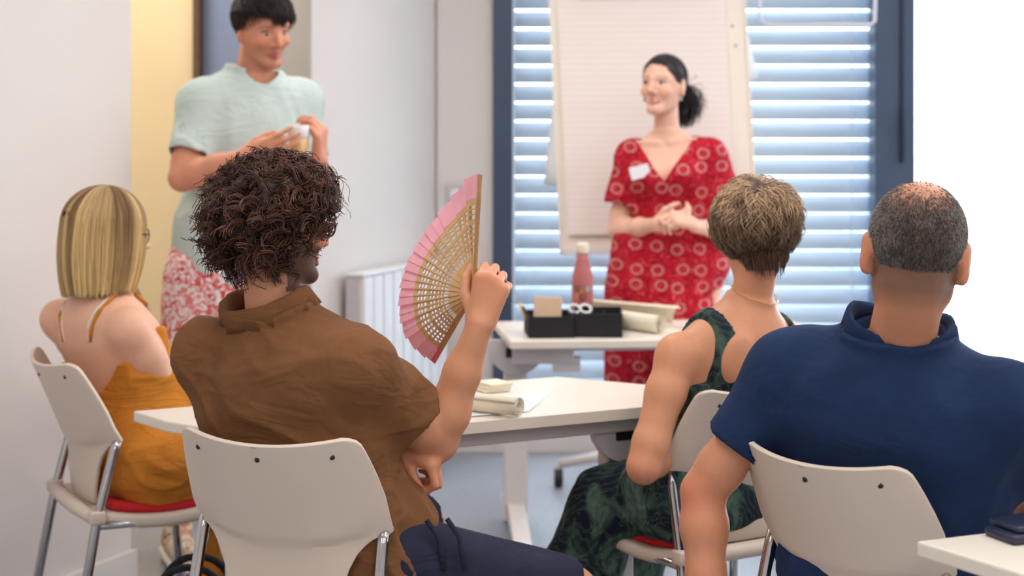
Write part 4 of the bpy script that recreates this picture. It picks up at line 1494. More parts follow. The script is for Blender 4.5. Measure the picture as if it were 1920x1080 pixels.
# ================================================================== man with curly hair, holding the fan
def build_curly_man():
    root = person('seated man with dark curly hair in a brown polo, raising a wooden fan', (-0.36, 3.25, 0))
    Pv, Nk = A(-0.335, 3.29, 0.54), A(-0.478, 3.228, 1.030)
    shL, shR = A(-0.625, 3.285, 0.950), A(-0.308, 3.155, 0.936)
    elR, wrR = A(-0.156, 3.335, 0.756), A(-0.066, 3.300, 1.004)
    elL, wrL = A(-0.54, 3.42, 0.71), A(-0.240, 3.335, 0.742)
    O, R, s = A(-0.468, 3.24, 1.214), face_frame(50, -6, -2), 1.0
    lo, hi = A(-0.80, 2.95, 0.0), A(0.30, 3.95, 1.40)
    T = Field(lo, hi, 0.0055)
    Mx, L = torso(T, Pv, Nk, shL, shR, dict(MALE, rx=(.150, .168, .155, .132, .142, .166, .160, .110, .064)), 1.0)
    F = T.copy()
    arm(F, shR, elR, wrR); arm(F, shL, elL, wrL)
    head(F, O, R, s, neck_to=Nk - A(0, 0, 0.02), neck_r=0.055)
    hipR, hipL = A(-0.245, 3.23, 0.535), A(-0.41, 3.37, 0.54)
    knR, anR = A(0.120, 3.36, 0.425), A(0.16, 3.44, 0.09)
    knL, anL = A(-0.22, 3.70, 0.49), A(-0.20, 3.72, 0.09)
    for h, k, a in ((hipR, knR, anR), (hipL, knL, anL)):
        F.limb([h, k, k * .6 + a * .4, a], [0.088, 0.058, 0.054, 0.036], 0.03)
        F.cone(a, a + A(0.11, 0.12, -0.045), 0.04, 0.032, 0.03)
    hand(F, wrR, (0.27, 0.0, 0.96), (0.18, 0.98, -0.05), (-1, 0, 0), 1.06, ((62, 92, 55), (68, 95, 55), (72, 95, 55), (78, 92, 50)),
         thumb=((0.72, 0.45, 0.75), (0.95, 0.45, 0.35), (0.9, 0.5, 0.0)))
    hand(F, wrL, (0.80, -0.24, -0.22), (-0.2, 0.25, -0.95), (0, -1, 0), 0.98, ((62, 66, 35), (68, 70, 38), (72, 72, 40), (76, 68, 40)),
         thumb=((0.85, 0.45, 0.35), (0.75, 0.85, 0.1), (0.5, 1.0, -0.1)))
    V, Q = F.mesh()
    C = skin_tones(V, lin(214, 150, 114), (O, R, s), lin(30, 18, 16), lambda L: ((L[:, 2] > -0.06) & (L[:, 1] < 0.03 + 0.9 * (L[:, 2] - 0.02)) & (np.abs(L[:, 0]) < 0.079)).astype(float), lin(178, 96, 88), 0.45, 0.88)
    # redder knuckles and elbow
    for c in (wrL + A(0.06, -0.02, -0.06), elR, wrR + A(0.03, 0, 0.1)):
        w = np.clip(1 - np.linalg.norm(V - c, axis=1) / 0.07, 0, 1)[:, None]
        C = C * (1 - 0.30 * w * np.array([0.0, 0.55, 0.6]))
    body = mesh_np('body', V, Q, M['skin'], root, True, cols=C)
    # polo shirt
    m = fabric('brown_cotton', lin(122, 82, 52), 0.10, 0.4)
    S = T.copy(); S.D -= 0.0145
    uR = nrm(elR - shR); uL = nrm(elL - shL)
    eR = shR + (elR - shR) * 0.61; eL = shL + (elL - shL) * 0.60
    S.cone(shR, eR, 0.067, 0.075, 0.035, flat='b')
    S.cone(shL, eL, 0.063, 0.068, 0.035, flat='b')
    S.loft(Pv, Mx, np.array([0.0, 0.12, 0.3, 0.5, 0.7, 0.84]) * L, [.165, .178, .184, .192, .188, .162], [.125, .128, .118, .124, .122, .10], [-.01, -.03, -.054, -.052, -.028, 0], [0, 0, .005, 0, -.006, -.012], 0.04)
    S.loft(Pv, Mx, [-0.22, -0.12, -0.03, 0.05], [.200, .200, .180, .15], [.125, .128, .130, .11], k=0.03)
    dg = nrm(Mx @ A(0.75, 0, -0.6))

    def fold(p, d):
        q = local(p, Pv, Mx)
        low = np.clip((0.30 - q[:, 2]) / 0.30, 0, 1)
        d = d - folds(p, dg, 2.2, 14, 0.030, 3) * (0.45 + 0.55 * low) - folds(p, nrm(Mx @ A(1, 0, -0.25)), 3.0, 21, 0.024, 8) * low
        n = np.clip(1 - np.linalg.norm(p - (shR * 0.6 + elR * 0.4), axis=1) / 0.16, 0, 1)
        return d - folds(p, nrm(Mx @ A(0.4, 0.0, 1.0)), 4, 20, 0.014, 12) * n
    S.band(fold, 0.034)
    open_ends(S, [(shR + uR * 0.10, eR + uR * 0.05, 0.058, 0.063), (shL + uL * 0.10, eL + uL * 0.05, 0.058, 0.060),
                  (Nk - Mx[:, 2] * 0.03, Nk + Mx[:, 2] * 0.08, 0.072, 0.080)])
    sh = cloth('polo_shirt', S, m, root)
    polo_collar(sh, Nk + A(-0.022, 0.0, 0.034), np.stack([Mx[:, 0], Mx[:, 1], Mx[:, 2]], 1) @ face_frame(10, 8, 3), m, 0.090, 40, 0.028, 0.016)
    # stitched yoke seam and sleeve seam
    bm = NB()
    pts = []
    for k in range(15):
        a = k / 14
        base = shR + Mx[:, 2] * (0.066 - 0.16 * a) - Mx[:, 1] * (0.012 + 0.075 * math.sin(math.pi * min(1, a * 0.9)) ) + Mx[:, 0] * (-0.005 - 0.03 * a)
        pts.append(tuple(base))
    # shorts of dark denim with a belt loop strip
    D2 = Field(A(-0.65, 2.98, 0.3), A(0.25, 3.9, 0.80), 0.006)
    for h, k in ((hipR, knR), (hipL, knL)):
        e = h + (k - h) * 0.99
        D2.cone(h, e, 0.098, 0.080, 0.05, flat='b')
    D2.band(lambda p, d: d - folds(p, (0.9, 0.4, -0.1), 4, 22, 0.006, 21), 0.016)
    for h, k in ((hipR, knR), (hipL, knL)):
        e = h + (k - h) * 0.99; u = nrm(k - h)
        D2.cone(e - u * 0.06, e + u * 0.05, 0.070, 0.072, 0.003, 'sub')
    dn = fabric('dark_denim', lin(40, 42, 62), 0.14, 0.5, wscale=900)
    sho = cloth('denim_shorts', D2, dn, root)
    for q in (0.0, 0.04):
        bm = NB(); bm_tube(bm, [tuple(hipR + A(0.075 + q, -0.05 + q * .3, 0.095)), tuple(hipR + A(0.10 + q, -0.055 + q * .3, 0.06)), tuple(hipR + A(0.11 + q, -0.06, 0.0))], 0.006, 6); mesh_bm('belt_loop', bm, dn, sho, True)
    for a in (anR, anL):
        bm = NB(); bm_box(bm, tuple(a + A(0.06, 0.065, -0.045)), (0.10, 0.27, 0.085), Matrix.Rotation(-0.75, 3, 'Z'), 0.035, 4); mesh_bm('shoe', bm, M['blackmatte'], root, True)
    # curls
    hm = lambda p: (p[:, 2] > -0.055) & ((p[:, 1] < 0.02 + 0.75 * (p[:, 2] - 0.0)) | (p[:, 2] > 0.088)) & ~((np.abs(p[:, 0]) > 0.055) & (p[:, 1] > -0.035) & (p[:, 2] < -0.005))
    cap_mesh('hair_base', root, O, R, s, lambda g: 0.032 + 0.014 * np.clip(-g[:, 1], 0, 1) - 0.022 * np.clip(g[:, 2], 0, 1), lambda p: (p[:, 2] > -0.070) & (p[:, 1] < 0.0 + 0.75 * p[:, 2]) | (p[:, 2] > 0.115), M['hair'], lin(38, 25, 22), 0.016, 42)
    nl, per, seg = 850, 8, 14
    p0 = skull_points(nl, hm, 0.012)
    N0 = skull_normal(p0)
    up = np.clip(N0[:, 2], 0, 1)
    dr = N0 * (1 - 0.40 * up)[:, None] + 0.55 * RNG.standard_normal((nl, 3)) + A(0, -0.05, -0.35)
    dr /= np.linalg.norm(dr, axis=1, keepdims=True)
    ln = (0.034 + 0.028 * RNG.random(nl)) * (1 - 0.62 * up) * (1 + 0.22 * np.clip(-N0[:, 1], 0, 1))
    t = np.linspace(0, 1, seg)
    ax1 = np.cross(dr, RNG.standard_normal((nl, 3))); ax1 /= np.linalg.norm(ax1, axis=1, keepdims=True)
    ax2 = np.cross(dr, ax1)
    tr = 1.0 + 0.9 * RNG.random(nl); hr = 0.006 + 0.006 * RNG.random(nl); ph = RNG.random(nl) * 6.28
    rep = lambda q: np.repeat(q, per, axis=0)
    n = nl * per
    p, N, dr, ln, ax1, ax2, tr, hr, ph = map(rep, (p0, N0, dr, ln, ax1, ax2, tr, hr, ph))
    p = p + 0.0035 * RNG.standard_normal((n, 3))
    ph = ph + 0.22 * RNG.standard_normal(n); hr = hr * (1 + 0.14 * RNG.standard_normal(n)); ln = ln * (1 + 0.10 * RNG.standard_normal(n))
    ang = ph[:, None] + tr[:, None] * 2 * math.pi * t[None, :]
    env = (np.clip(t * 2.5, 0, 1) * (1 + 0.5 * t))[None, :, None]
    path = p[:, None, :] + dr[:, None, :] * (ln[:, None] * t[None, :])[:, :, None] + (ax1[:, None, :] * np.cos(ang)[:, :, None] + ax2[:, None, :] * np.sin(ang)[:, :, None]) * hr[:, None, None] * env
    path[:, :, 2] -= (0.020 * t[None, :] ** 2) * np.clip(-N[:, 2] + 0.35, 0, 1)[:, None]

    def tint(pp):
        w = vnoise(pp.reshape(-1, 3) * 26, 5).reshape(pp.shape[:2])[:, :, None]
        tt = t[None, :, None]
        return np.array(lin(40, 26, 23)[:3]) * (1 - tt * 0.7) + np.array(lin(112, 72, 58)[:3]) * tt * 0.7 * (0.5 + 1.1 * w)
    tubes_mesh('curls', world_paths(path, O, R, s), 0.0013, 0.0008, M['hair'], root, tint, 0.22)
    # flyaway locks on the side of the face
    fl = []
    for k in range(26):
        b = A(0.070 + 0.01 * RNG.random(), 0.0 + 0.05 * RNG.random(), 0.075 + 0.03 * RNG.random())
        tt = np.linspace(0, 1, 18)
        g = np.stack([b[0] + (0.05 + 0.05 * RNG.random()) * tt + 0.008 * np.sin(10 * tt + k), b[1] + 0.01 * tt + 0.008 * np.cos(10 * tt + k), b[2] + 0.012 * np.sin(5 * tt) - (0.035 + 0.02 * RNG.random()) * tt ** 2], 1)
        fl.append(g)
    tubes_mesh('loose_locks', world_paths(np.array(fl), O, R, s), 0.0009, 0.0005, M['hair'], root, lin(70, 46, 40), 0.2)
    glasses(root, O, R, s, mat('dark_red_frame', lin(70, 24, 28), 0.3), 0.0022)
    eyes(root, O, R, s)
    return root, wrR


curly, _wr = build_curly_man()

# ------------------------------------------------------------------ the fan in his hand
def build_fan():
    piv = P(889, 549, 3.334)
    YF = 3.334
    Rf = 0.247
    ctrl = [(900, 325), (868, 352), (838, 386), (806, 425), (779, 462), (757, 502), (744, 540), (739, 576), (741, 612), (750, 644), (767, 668), (786, 685), (806, 697)]
    tips = []
    for u, v in ctrl:
        a = P(u, v, YF)
        d = a - piv
        r2 = d[0] ** 2 + d[2] ** 2
        dy = math.sqrt(max(0.0, Rf * Rf - r2))
        tips.append(np.array([d[0], dy, d[2]]) / Rf)
    tips = np.array(tips)
    fan = thing('folding_fan', 'wooden folding fan with cut-out ribs and a pink rim, held up open', 'fan', tuple(piv))
    wood = mat('fan_bamboo', lin(206, 164, 112), 0.5, var=0.10, scale=40)
    wood2 = mat('fan_guard', lin(178, 132, 82), 0.5, var=0.12, scale=40)
    pink = mat('pink_fan_rim', lin(240, 170, 184), 0.6, var=0.06, scale=30)
    pinkd = mat('deep_pink_rim', lin(214, 96, 110), 0.6, var=0.06)
    NR = 26
    par = np.linspace(0, len(ctrl) - 1, NR)
    dirs = np.stack([np.interp(par, np.arange(len(ctrl)), tips[:, i]) for i in range(3)], 1)
    dirs /= np.linalg.norm(dirs, axis=1, keepdims=True)
    holes = [(0.325, 0.385), (0.405, 0.428), (0.455, 0.478), (0.505, 0.535), (0.55, 0.58), (0.625, 0.66), (0.672, 0.705), (0.718, 0.745)]
    for i in range(NR):
        d = dirs[i]
        nb = dirs[min(i + 1, NR - 1)] - dirs[max(i - 1, 0)]
        w = nrm(nb - d * np.dot(nb, d))
        nn = np.cross(d, w)
        guard = i in (0, NR - 1)
        sp = np.linalg.norm(dirs[min(i + 1, NR - 1)] - dirs[max(i - 1, 0)]) / (2 if 0 < i < NR - 1 else 1)
        stag = (i % 2) * 0.0011 + i * 0.00012
        # each blade pitches a little about its own length like a louvre
        w2 = nrm(w + nn * 0.22)
        n2 = np.cross(d, w2)

        def half(q):
            if guard:
                return 0.0045 + 0.0030 * q
            return max(0.0032, 0.56 * sp * Rf * q)
        qs = [-0.05, 0.06, 0.2]
        hs = [] if guard else holes
        for a, b in hs:
            qs += [a, b]
        qs += [1.0 if i == 0 else 0.80]
        qs = sorted(qs)
        bm = NB()

        def pt(q, f, o):
            return bm.verts.new(piv + d * (q * Rf) + w2 * (f * half(abs(q))) + n2 * (stag + o))
        cols_f = (-1, -0.52, 0.52, 1)
        th = 0.0007 if not guard else 0.0016
        top = [[pt(q, f, th) for f in cols_f] for q in qs]
        bot = [[pt(q, f, -th) for f in cols_f] for q in qs]
        hset = {round(a, 4) for a, b in hs}
        for r in range(len(qs) - 1):
            for c in range(3):
                if c == 1 and round(qs[r], 4) in hset:
                    continue
                bm.faces.new((top[r][c], top[r + 1][c], top[r + 1][c + 1], top[r][c + 1]))
                bm.faces.new((bot[r][c], bot[r][c + 1], bot[r + 1][c + 1], bot[r + 1][c]))
        for r in range(len(qs) - 1):
            bm.faces.new((top[r][0], bot[r][0], bot[r + 1][0], top[r + 1][0]))
            bm.faces.new((top[r][3], top[r + 1][3], bot[r + 1][3], bot[r][3]))
        rib = mesh_bm('rib', bm, wood2 if guard else wood, fan)
        # rim leaf of this rib
        bm = NB()
        last = i == NR - 1
        g = []
        for q in (0.798, 0.86, 0.93, 1.0):
            hw = max(half(q), 0.5 * sp * Rf * q) * 1.02
            g.append([tuple(piv + d * (q * Rf) + w2 * (f * hw) + n2 * (stag + (0.0006 if i % 2 else -0.0004))) for f in (-1, 0, 1)])
        bm_sheet(bm, g, 0.0012)
        if i == 0:
            for v in bm.verts:
                pass
        if i:
            mesh_bm('rim_leaf', bm, pinkd if last else pink, fan)
        else:
            bm.free()
        if i == 0:
            # row of small dark characters burnt into the guard, too small to read
            for k, q in enumerate((0.64, 0.665, 0.685, 0.70, 0.535, 0.56, 0.58, 0.60)):
                big = k < 2
                c = piv + d * (q * Rf) + n2 * (stag - 0.0022) + w2 * 0.003
                bm = NB(); bm_box(bm, tuple(c), (0.0045 if big else 0.002, 0.0008, 0.003 if big else 0.0018), Matrix(np.stack([w2, n2, d], 1).tolist())); mesh_bm('burnt_mark', bm, M['black'], rib)
    bm = NB(); bm_tube(bm, [tuple(piv - np.cross(dirs[3], dirs[16]) * 0.006), tuple(piv + np.cross(dirs[3], dirs[16]) * 0.006)], 0.004, 10)
    mesh_bm('rivet', bm, M['chrome'], fan, True)


build_fan()

# ================================================================== man in the navy polo
def build_navy_man():
    root = person('seated man with cropped grey hair and a bald crown in a navy polo', (0.74, 3.05, 0))
    Pv, Nk = A(0.735, 3.06, 0.55), A(0.716, 2.955, 1.020)
    shL, shR = A(0.532, 3.07, 0.940), A(0.882, 2.865, 0.915)
    elL, wrL = A(0.370, 3.10, 0.705), A(0.372, 3.03, 0.455)
    elR, wrR = A(1.04, 3.02, 0.70), A(0.98, 3.22, 0.62)
    O, R, s = A(0.722, 2.86, 1.188), face_frame(12, -4, 6), 1.08
    lo, hi = A(0.25, 2.62, 0.0), A(1.25, 3.75, 1.34)
    T = Field(lo, hi, 0.0056)
    Mx, L = torso(T, Pv, Nk, shL, shR, MALE, 1.16)
    F = T.copy()
    arm(F, shL, elL, wrL, 0.98); arm(F, shR, elR, wrR, 1.06)
    head(F, O, R, s, neck_to=Nk - A(0, 0, 0.02), neck_r=0.0585, ear=1.04)
    hipR, hipL = A(0.83, 3.0, 0.55), A(0.65, 3.12, 0.55)
    knR, knL = A(1.05, 3.40, 0.50), A(0.85, 3.54, 0.50)
    anR, anL = A(1.05, 3.42, 0.09), A(0.86, 3.56, 0.09)
    for h, k, a in ((hipR, knR, anR), (hipL, knL, anL)):
        F.limb([h, k, k * .6 + a * .4, a], [0.09, 0.06, 0.054, 0.036], 0.03)
    hand(F, wrL, (0.08, 0.12, -1), (0.9, 0.3, 0), (0, 1, 0), 1.05, ((15, 25, 15),) * 4)
    hand(F, wrR, (-0.3, 0.8, -0.2), (0, 0, -1), (-1, 0, 0), 1.05, ((15, 25, 15),) * 4)
    V, Q = F.mesh()

    def hm(L):
        crown = np.sqrt((L[:, 0] / 0.050) ** 2 + ((L[:, 1] + 0.040) / 0.050) ** 2 + ((L[:, 2] - 0.105) / 0.045) ** 2)
        h = (0.22 + 0.78 * np.clip((crown - 0.45) / 1.1, 0, 1)) * np.clip((L[:, 2] + 0.095) / 0.035, 0, 1)
        h *= (L[:, 1] < 0.055 + 0.3 * L[:, 2])
        h *= 1 - ((np.abs(L[:, 0]) > 0.068) & (L[:, 1] > -0.04) & (L[:, 2] < 0.03))
        return 0.72 * h
    C = skin_tones(V, lin(208, 142, 108), (O, R, s), lin(74, 62, 56), hm, lin(178, 96, 88), 0.5, 0.0)
    w = np.clip(1 - np.linalg.norm(V - (elL + A(-0.02, -0.03, 0)), axis=1) / 0.065, 0, 1)[:, None]
    C = C * (1 - 0.40 * w * np.array([0.05, 0.55, 0.55]))
    mesh_np('body', V, Q, M['skin'], root, True, cols=C)
    # cropped hair: short stubble, thinning to the crown
    def msk(p):
        crown = np.sqrt((p[:, 0] / 0.050) ** 2 + ((p[:, 1] + 0.040) / 0.050) ** 2 + ((p[:, 2] - 0.105) / 0.045) ** 2)
        pr = np.clip((crown - 0.55) / 1.2, 0.05, 1) * np.clip((p[:, 2] + 0.062) / 0.035, 0.05, 1)
        return (RNG.random(len(p)) < pr) & (p[:, 2] > -0.052) & (p[:, 1] < 0.055 + 0.3 * p[:, 2]) & ~((np.abs(p[:, 0]) > 0.062) & (p[:, 1] > -0.04) & (p[:, 2] < 0.02))

    def flow(p, t):
        return p - A(0, -0.02, 0.16) + 0.03 * RNG.standard_normal(p.shape)
    pa = hair_flow(22000, msk, flow, 0.0045, lambda t, p: np.full(len(p), 0.0004 + 0.0018 * t), seg=3)
    def tint(pp):
        q = pp[:, 0, :]
        g = vnoise(q * 60, 12)
        L = (q - O) @ R / s
        side = np.clip((np.abs(L[:, 0]) - 0.035) / 0.04, 0, 1) * np.clip((L[:, 2] + 0.06) / 0.06, 0, 1)
        k = np.clip(0.55 * g + 0.45 * side + 0.25 * RNG.standard_normal(len(q)), 0, 1)[:, None, None]
        return np.array(lin(58, 48, 44)[:3]) * (1 - k) + np.array(lin(158, 150, 144)[:3]) * k + np.zeros(pp.shape)
    tubes_mesh('cropped_hair', world_paths(pa, O, R, s), 0.0006, 0.0004, M['hair'], root, tint, 0.10)
    m = fabric('navy_pique', lin(30, 48, 82), 0.12, 0.5, wscale=900, crease=0.10)
    S = T.copy(); S.D -= 0.020
    uL = nrm(elL - shL); uR = nrm(elR - shR)
    eL = shL + (elL - shL) * 0.60; eR = shR + (elR - shR) * 0.60
    S.cone(shL, eL, 0.068, 0.067, 0.04, flat='b'); S.cone(shR, eR, 0.068, 0.067, 0.04, flat='b')
    S.cone(Nk - Mx[:, 2] * 0.05 + (shL - Nk) * 0.2, shL + (Nk - shL) * 0.25 + Mx[:, 2] * 0.004, 0.066, 0.064, 0.05)
    dg = nrm(Mx @ A(-0.7, 0, -0.7))

    def fold(p, d):
        q = local(p, Pv, Mx)
        low = np.clip((0.34 - q[:, 2]) / 0.3, 0, 1)
        return d - folds(p, dg, 2.4, 13, 0.016, 31) * (0.35 + 0.5 * low) - folds(p, Mx[:, 0], 2.6, 18, 0.010, 33) * low
    S.band(fold, 0.028)
    open_ends(S, [(shL + uL * 0.10, eL + uL * 0.05, 0.055, 0.058), (shR + uR * 0.10, eR + uR * 0.05, 0.055, 0.058),
                  (Nk - Mx[:, 2] * 0.03, Nk + Mx[:, 2] * 0.08, 0.074, 0.084)])
    sh = cloth('polo_shirt', S, m, root)
    polo_collar(sh, Nk + A(0.0, -0.004, 0.028), Mx @ face_frame(-12, 14, 6), m, 0.092, 40, 0.032, 0.021)
    D2 = Field(A(0.45, 2.8, 0.0), A(1.25, 3.75, 0.80), 0.008)
    D2.loft(Pv, Mx, np.array([-0.20, -0.10, 0.0, 0.10]), [.17, .195, .195, .185], [.13, .145, .142, .135], k=0.02)
    for h, k, a in ((hipR, knR, anR), (hipL, knL, anL)):
        D2.cone(h, k, 0.106, 0.08, 0.05); D2.cone(k, a, 0.08, 0.062, 0.03)
    cloth('trousers', D2, fabric('navy_twill', lin(26, 34, 56), 0.1), root)
    for a in (anR, anL):
        bm = NB(); bm_box(bm, tuple(a + A(0.03, 0.07, -0.045)), (0.10, 0.28, 0.085), Matrix.Rotation(-0.45, 3, 'Z'), 0.035, 4); mesh_bm('shoe', bm, M['blackmatte'], root, True)
    eyes(root, O, R, s)
    return root


build_navy_man()
# ================================================================== woman in the green dress
def leaf_fabric():
    m = bpy.data.materials.new('dark_leaf_print'); m.use_nodes = True
    t = NT(m)
    v = t.coords((9, 9, 5), (0.3, 0.5, 0.4))
    n = t.noise(v, 1.0, 4, 0.6, 1.6)
    c = t.ramp(n, [(0.36, lin(26, 32, 46)), (0.44, lin(30, 46, 52)), (0.50, lin(58, 80, 72)), (0.60, lin(92, 116, 100)), (0.64, lin(40, 58, 60)), (0.75, lin(28, 38, 50))])
    w = t.new('ShaderNodeTexWave', wave_type='BANDS', bands_direction='DIAGONAL')
    w.inputs['Scale'].default_value = 3.2; w.inputs['Distortion'].default_value = 9; w.inputs['Detail'].default_value = 2
    t.link(v, w.inputs['Vector'])
    k = t.ramp(w.outputs['Fac'], [(0.80, (0, 0, 0, 1)), (0.9, (0.55,) * 3 + (1,)), (0.96, (0, 0, 0, 1))])
    t.link(t.mix(k, c, lin(112, 130, 114)), t.b.inputs['Base Color'])
    t.b.inputs['Roughness'].default_value = 0.85; t.b.inputs['Specular IOR Level'].default_value = 0.2
    t.bump(t.noise(t.coords(), 600, 2), 0.3, 0.0008)
    return m


def build_green_woman():
    root = person('seated woman with short brown hair in a dark green leaf print dress', (0.48, 3.62, 0))
    Pv, Nk = A(0.452, 3.795, 0.54), A(0.556, 3.745, 1.012)
    shL, shR = A(0.378, 3.665, 0.890), A(0.650, 3.825, 0.902)
    elL, wrL = A(0.296, 3.59, 0.648), A(0.40, 3.82, 0.665)
    elR, wrR = A(0.68, 3.97, 0.70), A(0.48, 4.02, 0.66)
    O, R, s = A(0.568, 3.745, 1.156), face_frame(-12, -6, -3), 0.985
    lo, hi = A(-0.12, 3.38, 0.0), A(0.88, 4.3, 1.32)
    T = Field(lo, hi, 0.0058)
    Mx, L = torso(T, Pv, Nk, shL, shR, FEM, 1.0)
    F = T.copy()
    arm(F, shL, elL, wrL, 1.02, female=True); arm(F, shR, elR, wrR, 1.02, female=True)
    head(F, O, R, s, True, neck_to=Nk - A(0, 0, 0.02), neck_r=0.047)
    # shoulder blades and spine hollow
    for q in (-1, 1):
        F.ell(Pv + Mx @ A(q * 0.078, -0.088, L * 0.74), A(0.032, 0.016, 0.055), Mx, 0.03)
    hipR, hipL = A(0.53, 3.86, 0.555), A(0.385, 3.76, 0.56)
    knR, knL = A(0.36, 4.10, 0.50), A(0.235, 3.91, 0.485)
    anR, anL = A(0.24, 4.12, 0.09), A(0.10, 3.96, 0.09)
    for h, k, a in ((hipR, knR, anR), (hipL, knL, anL)):
        F.limb([h, k, k * .6 + a * .4, a], [0.085, 0.056, 0.05, 0.034], 0.03)
        F.cone(a, a + A(-0.08, 0.12, -0.05), 0.034, 0.028, 0.03)
    hand(F, wrL, (0.5, 0.8, -0.1), (0, 0, -1), (1, 0, 0), 0.9, ((15, 25, 15),) * 4)
    hand(F, wrR, (-0.7, 0.2, -0.1), (0, 0, -1), (0, -1, 0), 0.9, ((15, 25, 15),) * 4)
    V, Q = F.mesh()
    C = skin_tones(V, lin(214, 150, 114), (O, R, s), lin(92, 70, 54), lambda q: ((q[:, 2] > -0.085) & (q[:, 1] < 0.02 + 0.8 * q[:, 2])).astype(float) * 0.9, lin(190, 100, 96), 0.4)
    w = np.clip(1 - np.linalg.norm(V - elL, axis=1) / 0.07, 0, 1)[:, None]
    C = C * (1 - 0.30 * w * np.array([0.05, 0.5, 0.5]))
    mesh_np('body', V, Q, M['skin'], root, True, cols=C)
    m = leaf_fabric()
    S = T.copy(); S.D -= 0.010
    for h, k, a in ((hipR, knR, anR), (hipL, knL, anL)):
        S.cone(h, k, 0.096, 0.080, 0.05); S.cone(k, a + A(0, 0, 0.06), 0.080, 0.115, 0.04)
    S.cone(knL * 0.9 + hipL * 0.1, knR * 0.9 + hipR * 0.1, 0.07, 0.07, 0.08)
    S.cone(hipL, hipR, 0.095, 0.095, 0.05)

    def cut(p, d):
        q = local(p, Pv, Mx)
        x, y, z = q[:, 0], q[:, 1], q[:, 2] / L
        d = d - folds(p, (-0.6, 0.6, -0.35), 3.5, 17, 0.016, 41) * np.clip((0.45 - z) / 0.3, 0, 1) - folds(p, Mx[:, 0], 3, 22, 0.003, 44) * np.clip(z - 0.2, 0, 1)
        # scooped back and front, armholes
        wv = 0.086 * np.clip((z - 0.40) / 0.44, 0, 1.2) ** 0.8
        rm = np.where(z > 0.40, (wv - np.abs(x)) * 0.9, -1.0)
        d = np.maximum(d, np.where(rm > -0.012, rm, d))
        rm2 = (np.abs(x) - (0.122 + 1.2 * np.clip(0.60 - z, 0, 1))) * 0.75
        return np.maximum(d, np.where(rm2 > -0.012, rm2, d))
    S.band(cut, 0.022)
    cloth('leaf_dress', S, m, root)
    # thin gold necklace
    pts = [tuple(Nk + Mx @ A(0.060 * math.cos(a), -0.012 + 0.056 * math.sin(a), 0.016 + 0.012 * math.sin(a))) for a in [math.radians(160 + 220 * k / 20) for k in range(21)]]
    bm = NB(); bm_tube(bm, pts, 0.0011, 5); nk = mesh_bm('necklace', bm, mat('gold', lin(226, 170, 90), 0.25, metal=1.0), root, True)
    tag(nk, 'thin gold necklace')
    # badge strap at her waist
    bd = A(0.372, 3.69, 0.725)
    for i, c in enumerate(((240, 196, 60), (60, 150, 170), (236, 150, 120), (236, 226, 230))):
        bm = NB(); bm_box(bm, tuple(bd + A(-0.004 * i, 0, -0.018 * i)), (0.012, 0.003, 0.02), Matrix.Rotation(0.22, 3, 'Y')); mesh_bm('badge_strap', bm, mat('badge_%d' % i, lin(*c), 0.6), root)
    # layered short hair
    hm = lambda p: (p[:, 2] > -0.055) & ((p[:, 1] < 0.03 + 0.7 * p[:, 2]) | (p[:, 2] > 0.09))
    cap_mesh('hair_base', root, O, R, s, lambda g: 0.008 + 0.008 * np.clip(g[:, 2], 0, 1), lambda p: (p[:, 2] > -0.05) & (p[:, 1] < 0.03 + 0.7 * p[:, 2]) | (p[:, 2] > 0.1), M['hair'], lin(84, 62, 48), 0.005, 40)
    wl = A(0.02, -0.075, 0.10)

    def flow(p, t):
        v = p - wl
        v = v + A(0.35, 0, 0) * 0.06 + A(0, 0, -0.04)
        return v
    pa = hair_flow(7000, hm, flow, lambda p: 0.046 + 0.03 * np.clip((p[:, 2] + 0.06) / 0.16, 0, 1), lambda t, p: 0.004 + (0.014 + 0.018 * vnoise(p * 22, 19)) * math.sin(math.pi * min(1, t * 0.84 + 0.08)) * np.clip((p[:, 2] + 0.05) / 0.10, 0.08, 1) + 0.016 * vnoise(p * 45, 9) * t * (1 - 0.6 * t) * np.clip((p[:, 2] + 0.06) / 0.08, 0.1, 1), seg=9, wave=0.8, wfreq=70)

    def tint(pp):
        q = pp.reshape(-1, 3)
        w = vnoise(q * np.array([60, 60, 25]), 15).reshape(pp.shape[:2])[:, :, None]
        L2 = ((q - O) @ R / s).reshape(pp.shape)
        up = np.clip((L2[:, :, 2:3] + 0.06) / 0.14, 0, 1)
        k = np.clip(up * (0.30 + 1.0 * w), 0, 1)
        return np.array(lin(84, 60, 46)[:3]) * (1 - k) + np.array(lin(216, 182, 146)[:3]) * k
    cw = (vnoise(pa[:, 0] * 40, 23) - 0.5)[:, None] * 6.0
    tq = np.linspace(0, 1, pa.shape[1])[None]
    pa = pa + skull_normal(pa) * (0.006 * np.sin(cw + tq * 7.0) * tq)[:, :, None]
    pa[:, :, 0] += 0.007 * np.sin(cw * 1.7 + tq * 6.0) * tq
    tubes_mesh('short_layered_hair', world_paths(pa, O, R, s), 0.0011, 0.0005, M['hair'], root, tint, 0.22)
    # neck wisps
    nw = []
    for k in range(380):
        a = math.radians(205 + 130 * RNG.random()); z0 = -0.035 - 0.02 * RNG.random()
        tt = np.linspace(0, 1, 7)
        x = 0.066 * math.cos(a); y = -0.018 + 0.080 * math.sin(a)
        nw.append(np.stack([x * (1 - 0.22 * tt), y * (1 - 0.12 * tt) - 0.006, z0 - (0.022 + 0.036 * RNG.random() * abs(math.sin(a)) ** 2) * tt + 0.004 * np.sin(6 * tt + k)], 1))
    tubes_mesh('nape_hair', world_paths(np.array(nw), O, R, s), 0.0009, 0.0004, M['hair'], root, lin(92, 68, 54), 0.3)
    eyes(root, O, R, s)


build_green_woman()

